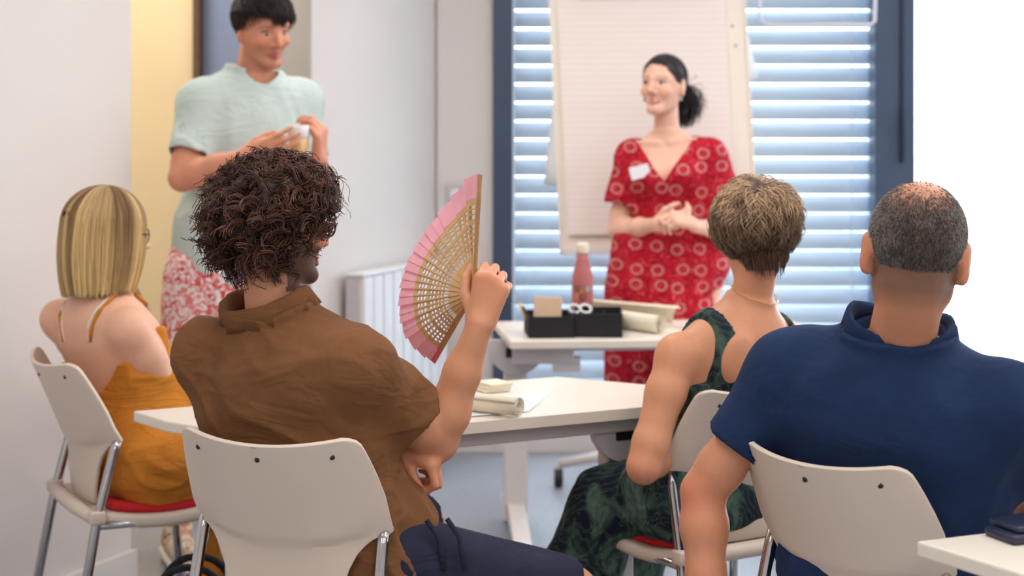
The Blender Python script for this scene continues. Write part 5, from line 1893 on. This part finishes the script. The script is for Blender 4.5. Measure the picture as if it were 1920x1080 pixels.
# ================================================================== woman with the blonde bob
def build_blonde():
    root = person('seated woman with a blonde bob and glasses in a mustard dress', (-0.98, 4.22, 0))
    Pv, Nk = A(-0.985, 4.235, 0.545), A(-1.085, 4.195, 0.995)
    shL, shR = A(-1.215, 4.30, 0.895), A(-0.978, 4.085, 0.893)
    elR, wrR = A(-0.888, 4.19, 0.695), A(-0.70, 4.30, 0.755)
    elL, wrL = A(-1.14, 4.48, 0.70), A(-0.90, 4.56, 0.76)
    O, R, s = A(-1.058, 4.20, 1.128), face_frame(60, -4, 0), 0.96
    lo, hi = A(-1.42, 3.9, 0.0), A(-0.40, 4.75, 1.30)
    T = Field(lo, hi, 0.006)
    Mx, L = torso(T, Pv, Nk, shL, shR, FEM, 1.06)
    F = T.copy()
    arm(F, shR, elR, wrR, 1.12, female=True); arm(F, shL, elL, wrL, 1.12, female=True)
    head(F, O, R, s, True, neck_to=Nk - A(0, 0, 0.02), neck_r=0.05)
    hipR, hipL = A(-0.93, 4.15, 0.545), A(-1.03, 4.32, 0.545)
    knR, knL = A(-0.62, 4.32, 0.52), A(-0.68, 4.52, 0.52)
    anR, anL = A(-0.80, 4.22, 0.09), A(-0.70, 4.45, 0.09)
    for h, k, a in ((hipR, knR, anR), (hipL, knL, anL)):
        F.limb([h, k, k * .6 + a * .4, a], [0.085, 0.056, 0.05, 0.034], 0.03)
        F.cone(a, a + A(0.12, 0.06, -0.05), 0.034, 0.028, 0.03)
    hand(F, wrR, (0.9, 0.4, -0.1), (0, 0, -1), (0, 1, 0), 0.9, ((15, 25, 15),) * 4)
    hand(F, wrL, (0.9, -0.2, -0.1), (0, 0, -1), (0, -1, 0), 0.9, ((15, 25, 15),) * 4)
    V, Q = F.mesh()
    C = skin_tones(V, lin(232, 178, 150), (O, R, s), lin(150, 116, 80), lambda q: ((q[:, 2] > -0.03) & (q[:, 1] < 0.0 + 0.8 * q[:, 2])).astype(float) * 0.9, lin(196, 106, 100), 0.5)
    mesh_np('body', V, Q, M['skin'], root, True, cols=C)
    m = fabric('mustard_linen', lin(198, 124, 44), 0.14, 0.5, wscale=500)
    S = T.copy(); S.D -= 0.011
    for h, k, a in ((hipR, knR, anR), (hipL, knL, anL)):
        S.cone(h, k, 0.112, 0.088, 0.06); S.cone(k, a + A(0, 0, 0.05), 0.088, 0.085, 0.04)
    S.cone(hipL, hipR, 0.105, 0.105, 0.05)
    S.cone(Pv + A(0, 0, 0.02), Pv + A(0.02, 0, 0.16), 0.135, 0.12, 0.06)

    def cut(p, d):
        q = local(p, Pv, Mx)
        x, y, z = q[:, 0], q[:, 1], q[:, 2] / L
        d = d - folds(p, (0.8, 0.5, -0.3), 3.0, 17, 0.018, 51) * np.clip((0.75 - z) / 0.3, 0, 1)
        wv = 0.42 + 0.17 * np.clip(np.abs(x) / 0.13, 0, 1) ** 2 + 0.12 * np.clip(y / 0.04, 0, 1)
        rm = np.maximum((z - wv) * L, np.where(z > 0.5, np.abs(x) - 0.152, -1))
        return np.maximum(d, np.where(rm > -0.012, rm, d))
    S.band(cut, 0.024)
    S.D[:, :, :] = S.D
    # clear whatever lies above the neckline
    zz = Pv[2] + L * 0.90
    k0 = int((zz - lo[2]) / S.h); S.D[:, :, k0:] = np.maximum(S.D[:, :, k0:], 0.02)
    dr = cloth('mustard_dress', S, m, root)

    def strap(x, m, r, off, name, sw=1.0):
        pts = []
        for k in range(15):
            a = k / 14
            ang = math.radians(115 + 160 * a)        # front, over the shoulder, down the back
            pts.append(Pv + Mx @ A(x * (1 - 0.18 * a * sw), 0.085 * math.cos(ang) * -1 if False else 0.10 - 0.20 * a, L * (0.70 + 0.255 * math.sin(math.pi * min(1.0, 0.12 + a * 0.86)) ** 0.75)))
        # push the strap onto the surface of the torso
        out = []
        for p in pts:
            c = Pv + Mx[:, 2] * np.dot(p - Pv, Mx[:, 2])
            lo_, hi_ = 0.0, 1.8
            i3 = lambda q: tuple(np.clip(((q - T.lo) / T.h).astype(int), 0, T.n - 1))
            for _ in range(18):
                md = (lo_ + hi_) / 2
                if T.D[i3(c + (p - c) * md)] < 0.001:
                    lo_ = md
                else:
                    hi_ = md
            out.append(tuple(c + (p - c) * hi_ + nrm(p - c) * off))
        bm = NB(); bm_tube(bm, out, r, 6)
        return mesh_bm(name, bm, m, dr, True)
    for q in (-1, 1):
        strap(q * 0.080, m, 0.0052, 0.003, 'shoulder_strap')
        tag(strap(q * 0.062, M['cream_paper'], 0.0042, 0.002, 'inner_strap'), 'cream inner strap')
    for a in (anR, anL):
        bm = NB(); bm_box(bm, tuple(a + A(0.06, 0.03, -0.05)), (0.24, 0.09, 0.075), Matrix.Rotation(0.45, 3, 'Z'), 0.03, 4); mesh_bm('shoe', bm, M['blackmatte'], root, True)
    # bob: strands run over the skull from the parting, then hang
    n = 5200
    phi = (RNG.random(n) * 2 - 1) * math.radians(142)       # 0 = straight back
    lay = 0.012 + 0.016 * RNG.random(n)
    st = math.radians(6) + math.radians(55) * RNG.random(n) ** 2
    seg = 16
    endz = -0.150 + 0.010 * RNG.standard_normal(n) * 0.6 - 0.012 * np.cos(phi)
    paths = np.zeros((n, seg, 3))
    for i in range(seg):
        t = i / (seg - 1)
        th = st + (math.radians(96) - st) * min(1.0, t / 0.62)
        wob = 0.03 * np.sin(phi * 40 + t * 5)
        sx, sy, cz = np.sin(th) * np.sin(phi + wob * t), -np.sin(th) * np.cos(phi + wob * t), np.cos(th)
        rr = SKR + lay[:, None] * (0.6 + 0.5 * t)
        pp = SKC + np.stack([sx, sy, cz], 1) * rr
        if t > 0.62:
            u = (t - 0.62) / 0.38
            pp[:, 2] = pp[:, 2] * (1 - u) + endz * u
            pp[:, 0] *= 1 + 0.05 * math.sin(math.pi * u) - 0.07 * u * u
            pp[:, 1] = SKC[1] + (pp[:, 1] - SKC[1]) * (1 + 0.03 * math.sin(math.pi * u) - 0.20 * u * u)
        paths[:, i] = pp

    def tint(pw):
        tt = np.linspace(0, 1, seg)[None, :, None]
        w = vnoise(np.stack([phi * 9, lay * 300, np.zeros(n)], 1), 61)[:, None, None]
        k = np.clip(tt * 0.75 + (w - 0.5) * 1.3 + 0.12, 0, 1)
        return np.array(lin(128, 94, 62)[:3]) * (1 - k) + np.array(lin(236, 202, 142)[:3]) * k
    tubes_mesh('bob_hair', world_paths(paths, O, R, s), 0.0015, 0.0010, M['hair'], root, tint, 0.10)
    # inner mass of the bob
    ph = np.radians(np.linspace(-138, 138, 40)); zt = np.linspace(0, 1, 14)
    g = []
    for z in zt:
        th = math.radians(4 + 92 * min(1, z / 0.6)); u = max(0, (z - 0.6) / 0.4)
        row = SKC + np.stack([np.sin(th) * np.sin(ph), -np.sin(th) * np.cos(ph), np.cos(th) * np.ones_like(ph)], 1) * (SKR + 0.010)
        row[:, 2] = row[:, 2] * (1 - u) + (-0.138) * u
        row[:, 0] *= 1 - 0.06 * u * u; row[:, 1] = SKC[1] + (row[:, 1] - SKC[1]) * (1 - 0.20 * u * u)
        g.append(row)
    g = np.array(g); idx = np.arange(14 * 40).reshape(14, 40)
    Q = np.stack([idx[:-1, :-1], idx[:-1, 1:], idx[1:, 1:], idx[1:, :-1]], 2).reshape(-1, 4)
    W = O + (g.reshape(-1, 3) * s) @ R.T
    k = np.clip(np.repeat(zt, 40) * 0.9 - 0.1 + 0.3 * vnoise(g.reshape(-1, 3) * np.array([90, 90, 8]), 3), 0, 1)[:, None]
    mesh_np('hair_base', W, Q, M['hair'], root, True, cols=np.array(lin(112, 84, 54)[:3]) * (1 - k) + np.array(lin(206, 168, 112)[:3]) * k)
    glasses(root, O, R, s, mat('dark_metal_frame', lin(40, 44, 56), 0.3, metal=0.4), 0.0019)
    eyes(root, O, R, s)


build_blonde()

# ================================================================== standing man in the pale shirt
def floral(name, ground, ink, ink2, scale, thr=0.5):
    m = bpy.data.materials.new(name); m.use_nodes = True
    t = NT(m)
    v = t.coords()
    n = t.noise(v, scale, 5, 0.62, 2.2)
    n2 = t.noise(v, scale * 0.45, 3, 0.5, 0.8)
    a = t.ramp(n, [(thr - 0.03, (0, 0, 0, 1)), (thr + 0.02, (1, 1, 1, 1))])
    b = t.ramp(n2, [(0.42, ink), (0.58, ink2)])
    t.link(t.mix(a, ground, b), t.b.inputs['Base Color'])
    t.b.inputs['Roughness'].default_value = 0.85; t.b.inputs['Specular IOR Level'].default_value = 0.2
    return m


def build_standing_man():
    root = person('standing man with short dark hair in a pale aqua shirt and floral shorts', (-0.9, 5.2, 0))
    Pv, Nk = A(-0.915, 5.215, 0.95), A(-0.838, 5.20, 1.578)
    shR, shL = A(-0.990, 5.115, 1.482), A(-0.705, 5.300, 1.488)
    elR, wrR = A(-1.030, 5.00, 1.248), A(-0.828, 4.93, 1.312)
    elL, wrL = A(-0.655, 5.27, 1.225), A(-0.606, 5.02, 1.305)
    O, R, s = A(-0.802, 5.165, 1.722), face_frame(141, -13, 3), 1.0
    lo, hi = A(-1.35, 4.68, 0.0), A(-0.48, 5.6, 1.90)
    T = Field(lo, hi, 0.0062)
    Mx, L = torso(T, Pv, Nk, shL, shR, MALE, 1.0)
    F = T.copy()
    arm(F, shR, elR, wrR, 1.0); arm(F, shL, elL, wrL, 1.0)
    head(F, O, R, s, neck_to=Nk - A(0, 0, 0.02), neck_r=0.058)
    hipR, hipL = A(-1.0, 5.15, 0.92), A(-0.84, 5.28, 0.92)
    knR, knL = A(-1.04, 5.12, 0.50), A(-0.83, 5.25, 0.50)
    anR, anL = A(-1.08, 5.16, 0.09), A(-0.83, 5.30, 0.09)
    for h, k, a in ((hipR, knR, anR), (hipL, knL, anL)):
        F.limb([h, k, k * .6 + a * .4, a], [0.088, 0.056, 0.054, 0.036], 0.03)
        F.cone(a, a + A(0.06, -0.12, -0.05), 0.036, 0.028, 0.03)
    hand(F, wrR, (0.93, -0.10, 0.32), (-0.1, 0.9, 0.2), (-0.3, -0.2, 0.9), 1.0, ((6, 10, 6), (4, 8, 5), (6, 10, 6), (10, 14, 8)), fr=0.009,
         thumb=((0.85, 0.2, 0.35), (0.97, 0.2, 0.1), (1, 0.2, 0.0)))
    hand(F, wrL, (0.10, -0.18, 0.97), (-0.92, 0.30, 0.05), (0.2, 0.9, 0.2), 1.0, ((58, 40, 25), (50, 42, 25), (46, 42, 25), (44, 40, 25)), fr=0.009,
         thumb=((0.75, 0.45, 0.35), (0.85, 0.55, -0.1), (0.75, 0.65, -0.2)))
    V, Q = F.mesh()

    def extra(V, C):
        q = (V - O) @ R / s
        b = np.clip(1 - np.abs(q[:, 2] - 0.0225 - 0.06 * (np.abs(q[:, 0]) - 0.03) * -1) / 0.006, 0, 1) * (np.abs(q[:, 0]) > 0.012) * (np.abs(q[:, 0]) < 0.054) * (q[:, 1] > 0.05)
        b = b[:, None] * 0.85
        return C * (1 - b) + np.array(lin(34, 24, 22)[:3]) * b
    C = skin_tones(V, lin(216, 148, 118), (O, R, s), lin(28, 22, 22), lambda q: ((q[:, 2] > -0.02) & (q[:, 1] < 0.01 + 0.7 * (q[:, 2] - 0.02)) & (np.abs(q[:, 0]) < 0.079)).astype(float), lin(176, 84, 84), 0.55, 0.22, extra)
    mesh_np('body', V, Q, M['skin'], root, True, cols=C)
    m = fabric('pale_aqua_jersey', lin(192, 206, 201), 0.04, 0.3, crease=0.16)
    S = T.copy(); S.D -= 0.020
    for q in (shR, shL):
        S.cone(Nk - Mx[:, 2] * 0.045 + (q - Nk) * 0.22, q + (Nk - q) * 0.12, 0.060, 0.058, 0.05)
    uR, uL = nrm(elR - shR), nrm(elL - shL)
    eR, eL = shR + (elR - shR) * 0.70, shL + (elL - shL) * 0.70
    S.cone(shR, eR, 0.066, 0.067, 0.04, flat='b'); S.cone(shL, eL, 0.066, 0.067, 0.04, flat='b')
    dg = nrm(Mx @ A(-0.35, 0, -0.9))

    def fold(p, d):
        q = local(p, Pv, Mx)
        low = np.clip((0.45 - q[:, 2]) / 0.4, 0, 1)
        return d - folds(p, dg, 2.4, 12, 0.022, 71) * (0.5 + 0.5 * low) - folds(p, Mx[:, 2], 2.0, 15, 0.014, 72) * (0.4 + 0.6 * low)
    S.band(fold, 0.03)
    open_ends(S, [(shR + uR * 0.12, eR + uR * 0.05, 0.056, 0.062), (shL + uL * 0.12, eL + uL * 0.05, 0.056, 0.062),
                  (Nk + Mx[:, 2] * 0.012 + Mx[:, 1] * 0.022, Nk + Mx[:, 2] * 0.1 + Mx[:, 1] * 0.01, 0.066, 0.080)])
    sh = cloth('t_shirt', S, m, root)
    D2 = Field(A(-1.25, 4.95, 0.4), A(-0.6, 5.5, 1.08), 0.0068)
    zU = np.eye(3)
    D2.loft(Pv, Mx, np.array([-0.12, -0.04, 0.06]), [.18, .185, .175], [.135, .135, .13], k=0.02)
    for h, k in ((hipR, knR), (hipL, knL)):
        D2.cone(h, h + (k - h) * 0.9, 0.112, 0.115, 0.06, flat='b')
    D2.band(lambda p, d: d - folds(p, (0, 0, 1), 2.5, 14, 0.018, 77), 0.03)
    for h, k in ((hipR, knR), (hipL, knL)):
        u = nrm(k - h)
        D2.cone(h + (k - h) * 0.5, k, 0.10, 0.106, 0.003, 'sub')
    cloth('floral_shorts', D2, floral('red_floral_print', lin(236, 226, 224), lin(206, 70, 74), lin(222, 128, 124), 34, 0.50), root)
    for a in (anR, anL):
        sg = nrm(A(0.35, -0.9, 0))
        Rm = Matrix.Rotation(math.atan2(sg[1], sg[0]) - math.pi / 2, 3, 'Z')
        bm = NB(); bm_box(bm, tuple(a + sg * 0.06 + A(0, 0, -0.062)), (0.098, 0.285, 0.03), Rm, 0.012, 3); sl = mesh_bm('sole', bm, M['radiator'], root, True)
        bm = NB(); bm_box(bm, tuple(a + sg * 0.05 + A(0, 0, -0.022)), (0.09, 0.265, 0.075), Rm, 0.034, 4)
        bm_tube(bm, [tuple(a + A(0, 0, 0.0)), tuple(a + A(0, 0, 0.035))], 0.048, 14)
        mesh_bm('sneaker', bm, floral('sneaker_canvas', lin(226, 214, 196), lin(186, 140, 92), lin(206, 176, 140), 34, 0.52), root, True)
    # short hair brushed forward
    hm = lambda p: (p[:, 2] > -0.03) & ((p[:, 1] < 0.0 + 0.62 * (p[:, 2] - 0.02)) | (p[:, 2] > 0.074)) & ~((np.abs(p[:, 0]) > 0.058) & (p[:, 1] > -0.02) & (p[:, 2] < 0.01))
    cap_mesh('hair_base', root, O, R, s, lambda g: 0.008 + 0.008 * np.clip(g[:, 2], 0, 1), lambda p: ((p[:, 2] > -0.04) & (p[:, 1] < 0.005 + 0.62 * (p[:, 2] - 0.02))) | (p[:, 2] > 0.086), M['hair'], lin(30, 24, 24), 0.004, 50)

    def flow(p, t):
        return np.stack([0.25 * np.sign(p[:, 0]) * np.abs(p[:, 0]) / 0.07, np.where(p[:, 2] > 0.05, 1.0, 0.35), np.where(p[:, 2] > 0.05, -0.2, -1.0)], 1) + 0.25 * (np.stack([vnoise(p * 40, 3), vnoise(p * 40, 4), vnoise(p * 40, 5)], 1) - 0.5)
    pa = hair_flow(4200, hm, flow, lambda p: 0.03 + 0.022 * (p[:, 2] > 0.05), lambda t, p: 0.008 + 0.014 * math.sin(math.pi * min(1, 0.15 + t * 0.75)) * np.clip((p[:, 2] + 0.02) / 0.08, 0.2, 1), seg=7)
    tubes_mesh('short_dark_hair', world_paths(pa, O, R, s), 0.0013, 0.0007, M['hair'], root, lin(44, 35, 34), 0.25)
    eyes(root, O, R, s, look=(0.15, 0.9, -0.35), closed=0.5)
    return wrL


_wl = build_standing_man()
# cup in his hands
cp = A(-0.664, 4.985, 1.325)
cup = thing('paper_cup', 'tan paper cup with a pale rim between the standing man\'s hands', 'cup', tuple(cp))
bm = NB(); bm_lathe(bm, [(0.026, 0.0), (0.027, 0.002), (0.0325, 0.048)], tuple(cp), 24); mesh_bm('cup_wall', bm, mat('tan_cup_card', lin(222, 182, 128), 0.6), cup, True)
bm = NB(); bm_lathe(bm, [(0.0318, 0.046), (0.0335, 0.048), (0.0355, 0.084), (0.0345, 0.086), (0.031, 0.080)], tuple(cp), 24); mesh_bm('cup_rim', bm, M['paper_cool'], cup, True)

# ================================================================== woman in the red dress
def ring_fabric():
    m = bpy.data.materials.new('red_ring_flower_print'); m.use_nodes = True
    t = NT(m)
    sp = t.new('ShaderNodeSeparateXYZ'); t.link(t.coords((13.0, 13.0, 14.5)), sp.inputs[0])
    cb = t.new('ShaderNodeCombineXYZ'); t.link(sp.outputs['X'], cb.inputs['X']); t.link(sp.outputs['Z'], cb.inputs['Y'])
    vo = t.new('ShaderNodeTexVoronoi', feature='F1', voronoi_dimensions='2D'); vo.inputs['Scale'].default_value = 1.0; vo.inputs['Randomness'].default_value = 0.38
    t.link(cb.outputs['Vector'], vo.inputs['Vector'])
    k = t.ramp(vo.outputs['Distance'], [(0.0, (0.25,) * 3 + (1,)), (0.07, (0,) * 3 + (1,)), (0.17, (0, 0, 0, 1)), (0.215, (0.6,) * 3 + (1,)), (0.265, (0.55,) * 3 + (1,)), (0.32, (0, 0, 0, 1))])
    n = t.noise(t.coords(), 42, 4, 0.65, 1.5)
    base = t.ramp(n, [(0.36, lin(134, 12, 32)), (0.5, lin(178, 20, 42)), (0.60, lin(188, 30, 50)), (0.66, lin(210, 112, 114)), (0.72, lin(182, 32, 48))])
    n2 = t.noise(t.coords(), 120, 2, 0.5)
    kk = t.mix(0.45, k, t.ramp(n2, [(0.4, (0, 0, 0, 1)), (0.6, (1, 1, 1, 1))]), 'MULTIPLY')
    t.link(t.mix(kk, base, lin(222, 176, 166)), t.b.inputs['Base Color'])
    t.b.inputs['Roughness'].default_value = 0.8; t.b.inputs['Specular IOR Level'].default_value = 0.2
    return m


def build_red_woman():
    root = person('smiling standing woman with a dark ponytail in a red flower print dress', (0.58, 5.8, 0))
    Pv, Nk = A(0.590, 5.80, 0.90), A(0.560, 5.80, 1.392)
    shR, shL = A(0.440, 5.835, 1.300), A(0.712, 5.765, 1.305)
    elR, wrR = A(0.385, 5.83, 1.028), A(0.502, 5.62, 1.062)
    elL, wrL = A(0.812, 5.77, 1.030), A(0.640, 5.60, 1.056)
    O, R, s = A(0.546, 5.775, 1.556), face_frame(213, 3, 0), 0.94
    lo, hi = A(0.22, 5.42, 0.0), A(0.98, 6.1, 1.70)
    T = Field(lo, hi, 0.0060)
    Mx, L = torso(T, Pv, Nk, shL, shR, FEM, 1.04)
    for q in (-1, 1):
        T.ell(Pv + Mx @ A(q * 0.066, 0.078, L * 0.66), A(0.056, 0.050, 0.052), Mx, 0.03)
    F = T.copy()
    arm(F, shR, elR, wrR, 0.96, female=True); arm(F, shL, elL, wrL, 0.96, female=True)
    head(F, O, R, s, True, smile=1.0, neck_to=Nk - A(0, 0, 0.02), neck_r=0.0435)
    for q in (-1, 1):   # collar bones
        F.cone(Nk + Mx @ A(q * 0.02, 0.058, -0.045), Nk + Mx @ A(q * 0.11, 0.03, -0.035), 0.008, 0.007, 0.014)
    hipR, hipL = A(0.50, 5.82, 0.88), A(0.68, 5.78, 0.88)
    knR, knL = A(0.505, 5.80, 0.47), A(0.67, 5.78, 0.47)
    anR, anL = A(0.51, 5.83, 0.08), A(0.67, 5.81, 0.08)
    for h, k, a in ((hipR, knR, anR), (hipL, knL, anL)):
        F.limb([h, k, k * .6 + a * .4, a], [0.085, 0.054, 0.05, 0.034], 0.03)
        F.cone(a, a + A(-0.02, -0.15, -0.048), 0.034, 0.026, 0.03)
    hand(F, wrR, (0.92, -0.22, 0.16), (0.1, 0.75, 0.55), (0, -0.4, 0.7), 0.92, ((28, 45, 30), (32, 48, 30), (36, 50, 30), (40, 50, 30)), fr=0.009)
    hand(F, wrL + A(0.0, -0.012, 0.010), (-0.90, -0.20, 0.28), (0.0, 0.55, -0.8), (0, -0.4, 0.7), 0.92, ((45, 55, 30), (48, 58, 30), (50, 58, 30), (54, 55, 30)), fr=0.009)
    V, Q = F.mesh()

    def extra(V, C):
        q = (V - O) @ R / s
        b = np.clip(1 - np.abs(q[:, 2] - 0.027 + 0.10 * (np.abs(q[:, 0]) - 0.03)) / 0.0042, 0, 1) * (np.abs(q[:, 0]) > 0.014) * (np.abs(q[:, 0]) < 0.054) * (q[:, 1] > 0.05)
        b = b[:, None] * 0.7
        return C * (1 - b) + np.array(lin(60, 40, 34)[:3]) * b
    C = skin_tones(V, lin(234, 184, 160), (O, R, s), lin(34, 28, 32), lambda q: ((q[:, 2] > -0.05) & (q[:, 1] < 0.02 + 0.75 * (q[:, 2] - 0.02)) & (np.abs(q[:, 0]) < 0.079)).astype(float), lin(206, 92, 92), 0.6, 0, extra)
    mesh_np('body', V, Q, M['skin'], root, True, cols=C)
    # teeth of the smile
    bm = NB()
    g = []
    for zq in (-0.0635, -0.0705):
        g.append([tuple(O + R @ (A(x, 0.0895 - 14 * x * x, zq + 5.0 * x * x) * s)) for x in np.linspace(-0.021, 0.021, 9)])
    bm_sheet(bm, g, 0.002); tag(mesh_bm('teeth', bm, M['eye_white'], root, True), 'row of white teeth in the smile')
    m = ring_fabric()
    S = T.copy(); S.D -= 0.011
    Z = np.eye(3)
    S.loft(A(0.592, 5.80, 0), np.stack([Mx[:, 0], Mx[:, 1], A(0, 0, 1)], 1), [0.36, 0.50, 0.70, 0.85, 1.0, 1.06], [.235, .222, .205, .192, .165, .140], [.185, .175, .160, .150, .125, .11], k=0.03)
    uR, uL = nrm(elR - shR), nrm(elL - shL)
    eR, eL = shR + (elR - shR) * 0.66, shL + (elL - shL) * 0.66
    S.cone(shR, eR, 0.055, 0.070, 0.035, flat='b'); S.cone(shL, eL, 0.055, 0.070, 0.035, flat='b')

    def cut(p, d):
        q = local(p, Pv, Mx)
        x, y, z = q[:, 0], q[:, 1], q[:, 2] / L
        low = np.clip((0.2 - z) / 0.3, 0, 1)
        d = d - folds(p, (0, 0, 1), 1.6, 11, 0.020, 81) * low - folds(p, Mx[:, 0], 4, 20, 0.010, 82) * np.clip((0.6 - np.abs(z - 0.35)) / 0.4, 0, 1)
        vw = np.where(y > 0, 0.002 + 0.118 * np.clip((z - 0.64) / 0.34, 0, 2) ** 1.0, 0.118 * np.clip((z - 0.9) / 0.06, 0, 1))
        rm = np.where(z > 0.60, (vw - np.abs(x)) * 0.9, -1.0)
        return np.maximum(d, np.where(rm > -0.012, rm, d))
    S.band(cut, 0.024)
    open_ends(S, [(shR + uR * 0.08, eR + uR * 0.05, 0.046, 0.062), (shL + uL * 0.08, eL + uL * 0.05, 0.046, 0.062), (A(0.592, 5.80, 0.40), A(0.592, 5.80, 0.2), 0.16, 0.16)])
    top = int((Nk[2] + 0.0 - lo[2]) / S.h)
    S.D[:, :, top:] = np.maximum(S.D[:, :, top:], 0.02)
    dr = cloth('red_dress', S, m, root)
    tg = P(1207, 338, 5.66)
    c = Pv + Mx @ A(0.082, 0.142, L * 0.715)
    Rm = Matrix(np.stack([-Mx[:, 0], -Mx[:, 1], Mx[:, 2]], 1).tolist()) @ Matrix.Rotation(0.3, 3, 'Z') @ Matrix.Rotation(-0.2, 3, 'Y')
    bm = NB(); bm_box(bm, tuple(c), (0.070, 0.003, 0.046), Rm, 0.001); tag(mesh_bm('name_tag', bm, M['paper_cool'], dr), 'white sticker on the chest')
    bm = NB(); bm_tube(bm, [tuple(Pv + Mx @ A(0.155 * math.cos(a), 0.118 * math.sin(a), L * 0.37)) for a in [2 * math.pi * k / 36 for k in range(37)]], 0.004, 6); mesh_bm('waist_seam', bm, m, dr, True)
    for a in (anR, anL):
        bm = NB(); bm_box(bm, tuple(a + A(-0.02, -0.07, -0.06)), (0.085, 0.23, 0.03), None, 0.013, 3); mesh_bm('sandal', bm, M['brown_trim'], root, True)
    # dark hair drawn back into a ponytail
    PT = A(0.0, -0.112, -0.002)
    hm = lambda p: (p[:, 2] > -0.052) & ((p[:, 1] < 0.028 + 0.62 * (p[:, 2] - 0.0)) | (p[:, 2] > 0.094)) & ~((np.abs(p[:, 0]) > 0.06) & (p[:, 1] > -0.022) & (p[:, 2] < 0.004))
    cap_mesh('hair_base', root, O, R, s, 0.0045, lambda p: ((p[:, 2] > -0.05) & (p[:, 1] < 0.028 + 0.62 * p[:, 2]) & ~((np.abs(p[:, 0]) > 0.06) & (p[:, 1] > -0.022) & (p[:, 2] < 0.004))) | (p[:, 2] > 0.1), M['hair'], lin(34, 28, 32), 0.002, 60)
    pa = hair_flow(3000, hm, lambda p, t: PT - p, lambda p: np.linalg.norm(p - PT, axis=1) * 0.8, 0.004, seg=9, wave=0.0)
    tubes_mesh('drawn_back_hair', world_paths(pa + skull_normal(pa) * 0.003, O, R, s), 0.0012, 0.0010, M['hair'], root, lin(54, 44, 46), 0.3)
    n = 1500; seg = 14; tt = np.linspace(0, 1, seg)
    dirs = A(0.0, -0.55, -0.75) + 0.42 * RNG.standard_normal((n, 3)); dirs /= np.linalg.norm(dirs, axis=1, keepdims=True)
    ln = 0.075 + 0.05 * RNG.random(n)
    ph = RNG.random(n) * 6.28
    pt = PT + A(0, -0.004, 0) + RNG.standard_normal((n, 3)) * 0.008
    path = pt[:, None] + (dirs[:, None] * np.sin(tt * 1.25)[None, :, None] * ln[:, None, None])
    path[:, :, 1] -= 0.028 * np.sin(tt * 3.1)[None]
    path[:, :, 2] -= 0.045 * tt[None] ** 2
    path += 0.006 * np.stack([np.sin(ph[:, None] + tt * 12), np.cos(ph[:, None] + tt * 12), np.sin(ph[:, None] * 2 + tt * 9)], 2) * tt[None, :, None]
    tubes_mesh('ponytail', world_paths(path, O, R, s), 0.0014, 0.0008, M['hair'], root, lin(48, 38, 40), 0.3)
    bm = NB(); bm_tube(bm, [tuple(O + R @ ((PT + A(0.016 * math.cos(a), -0.004, 0.016 * math.sin(a))) * s)) for a in [2 * math.pi * k / 16 for k in range(17)]], 0.005, 8); mesh_bm('hair_tie', bm, M['black'], root, True)
    for q in (-1, 1):
        bm = NB(); bm_tube(bm, [tuple(O + R @ (A(q * 0.078, 0.0, -0.042) * s)), tuple(O + R @ (A(q * 0.0785, 0.003, -0.062) * s))], [0.003, 0.006], 8); mesh_bm('earring', bm, M['chrome'], root, True)
    eyes(root, O, R, s, look=(0, 1, -0.05))


build_red_woman()
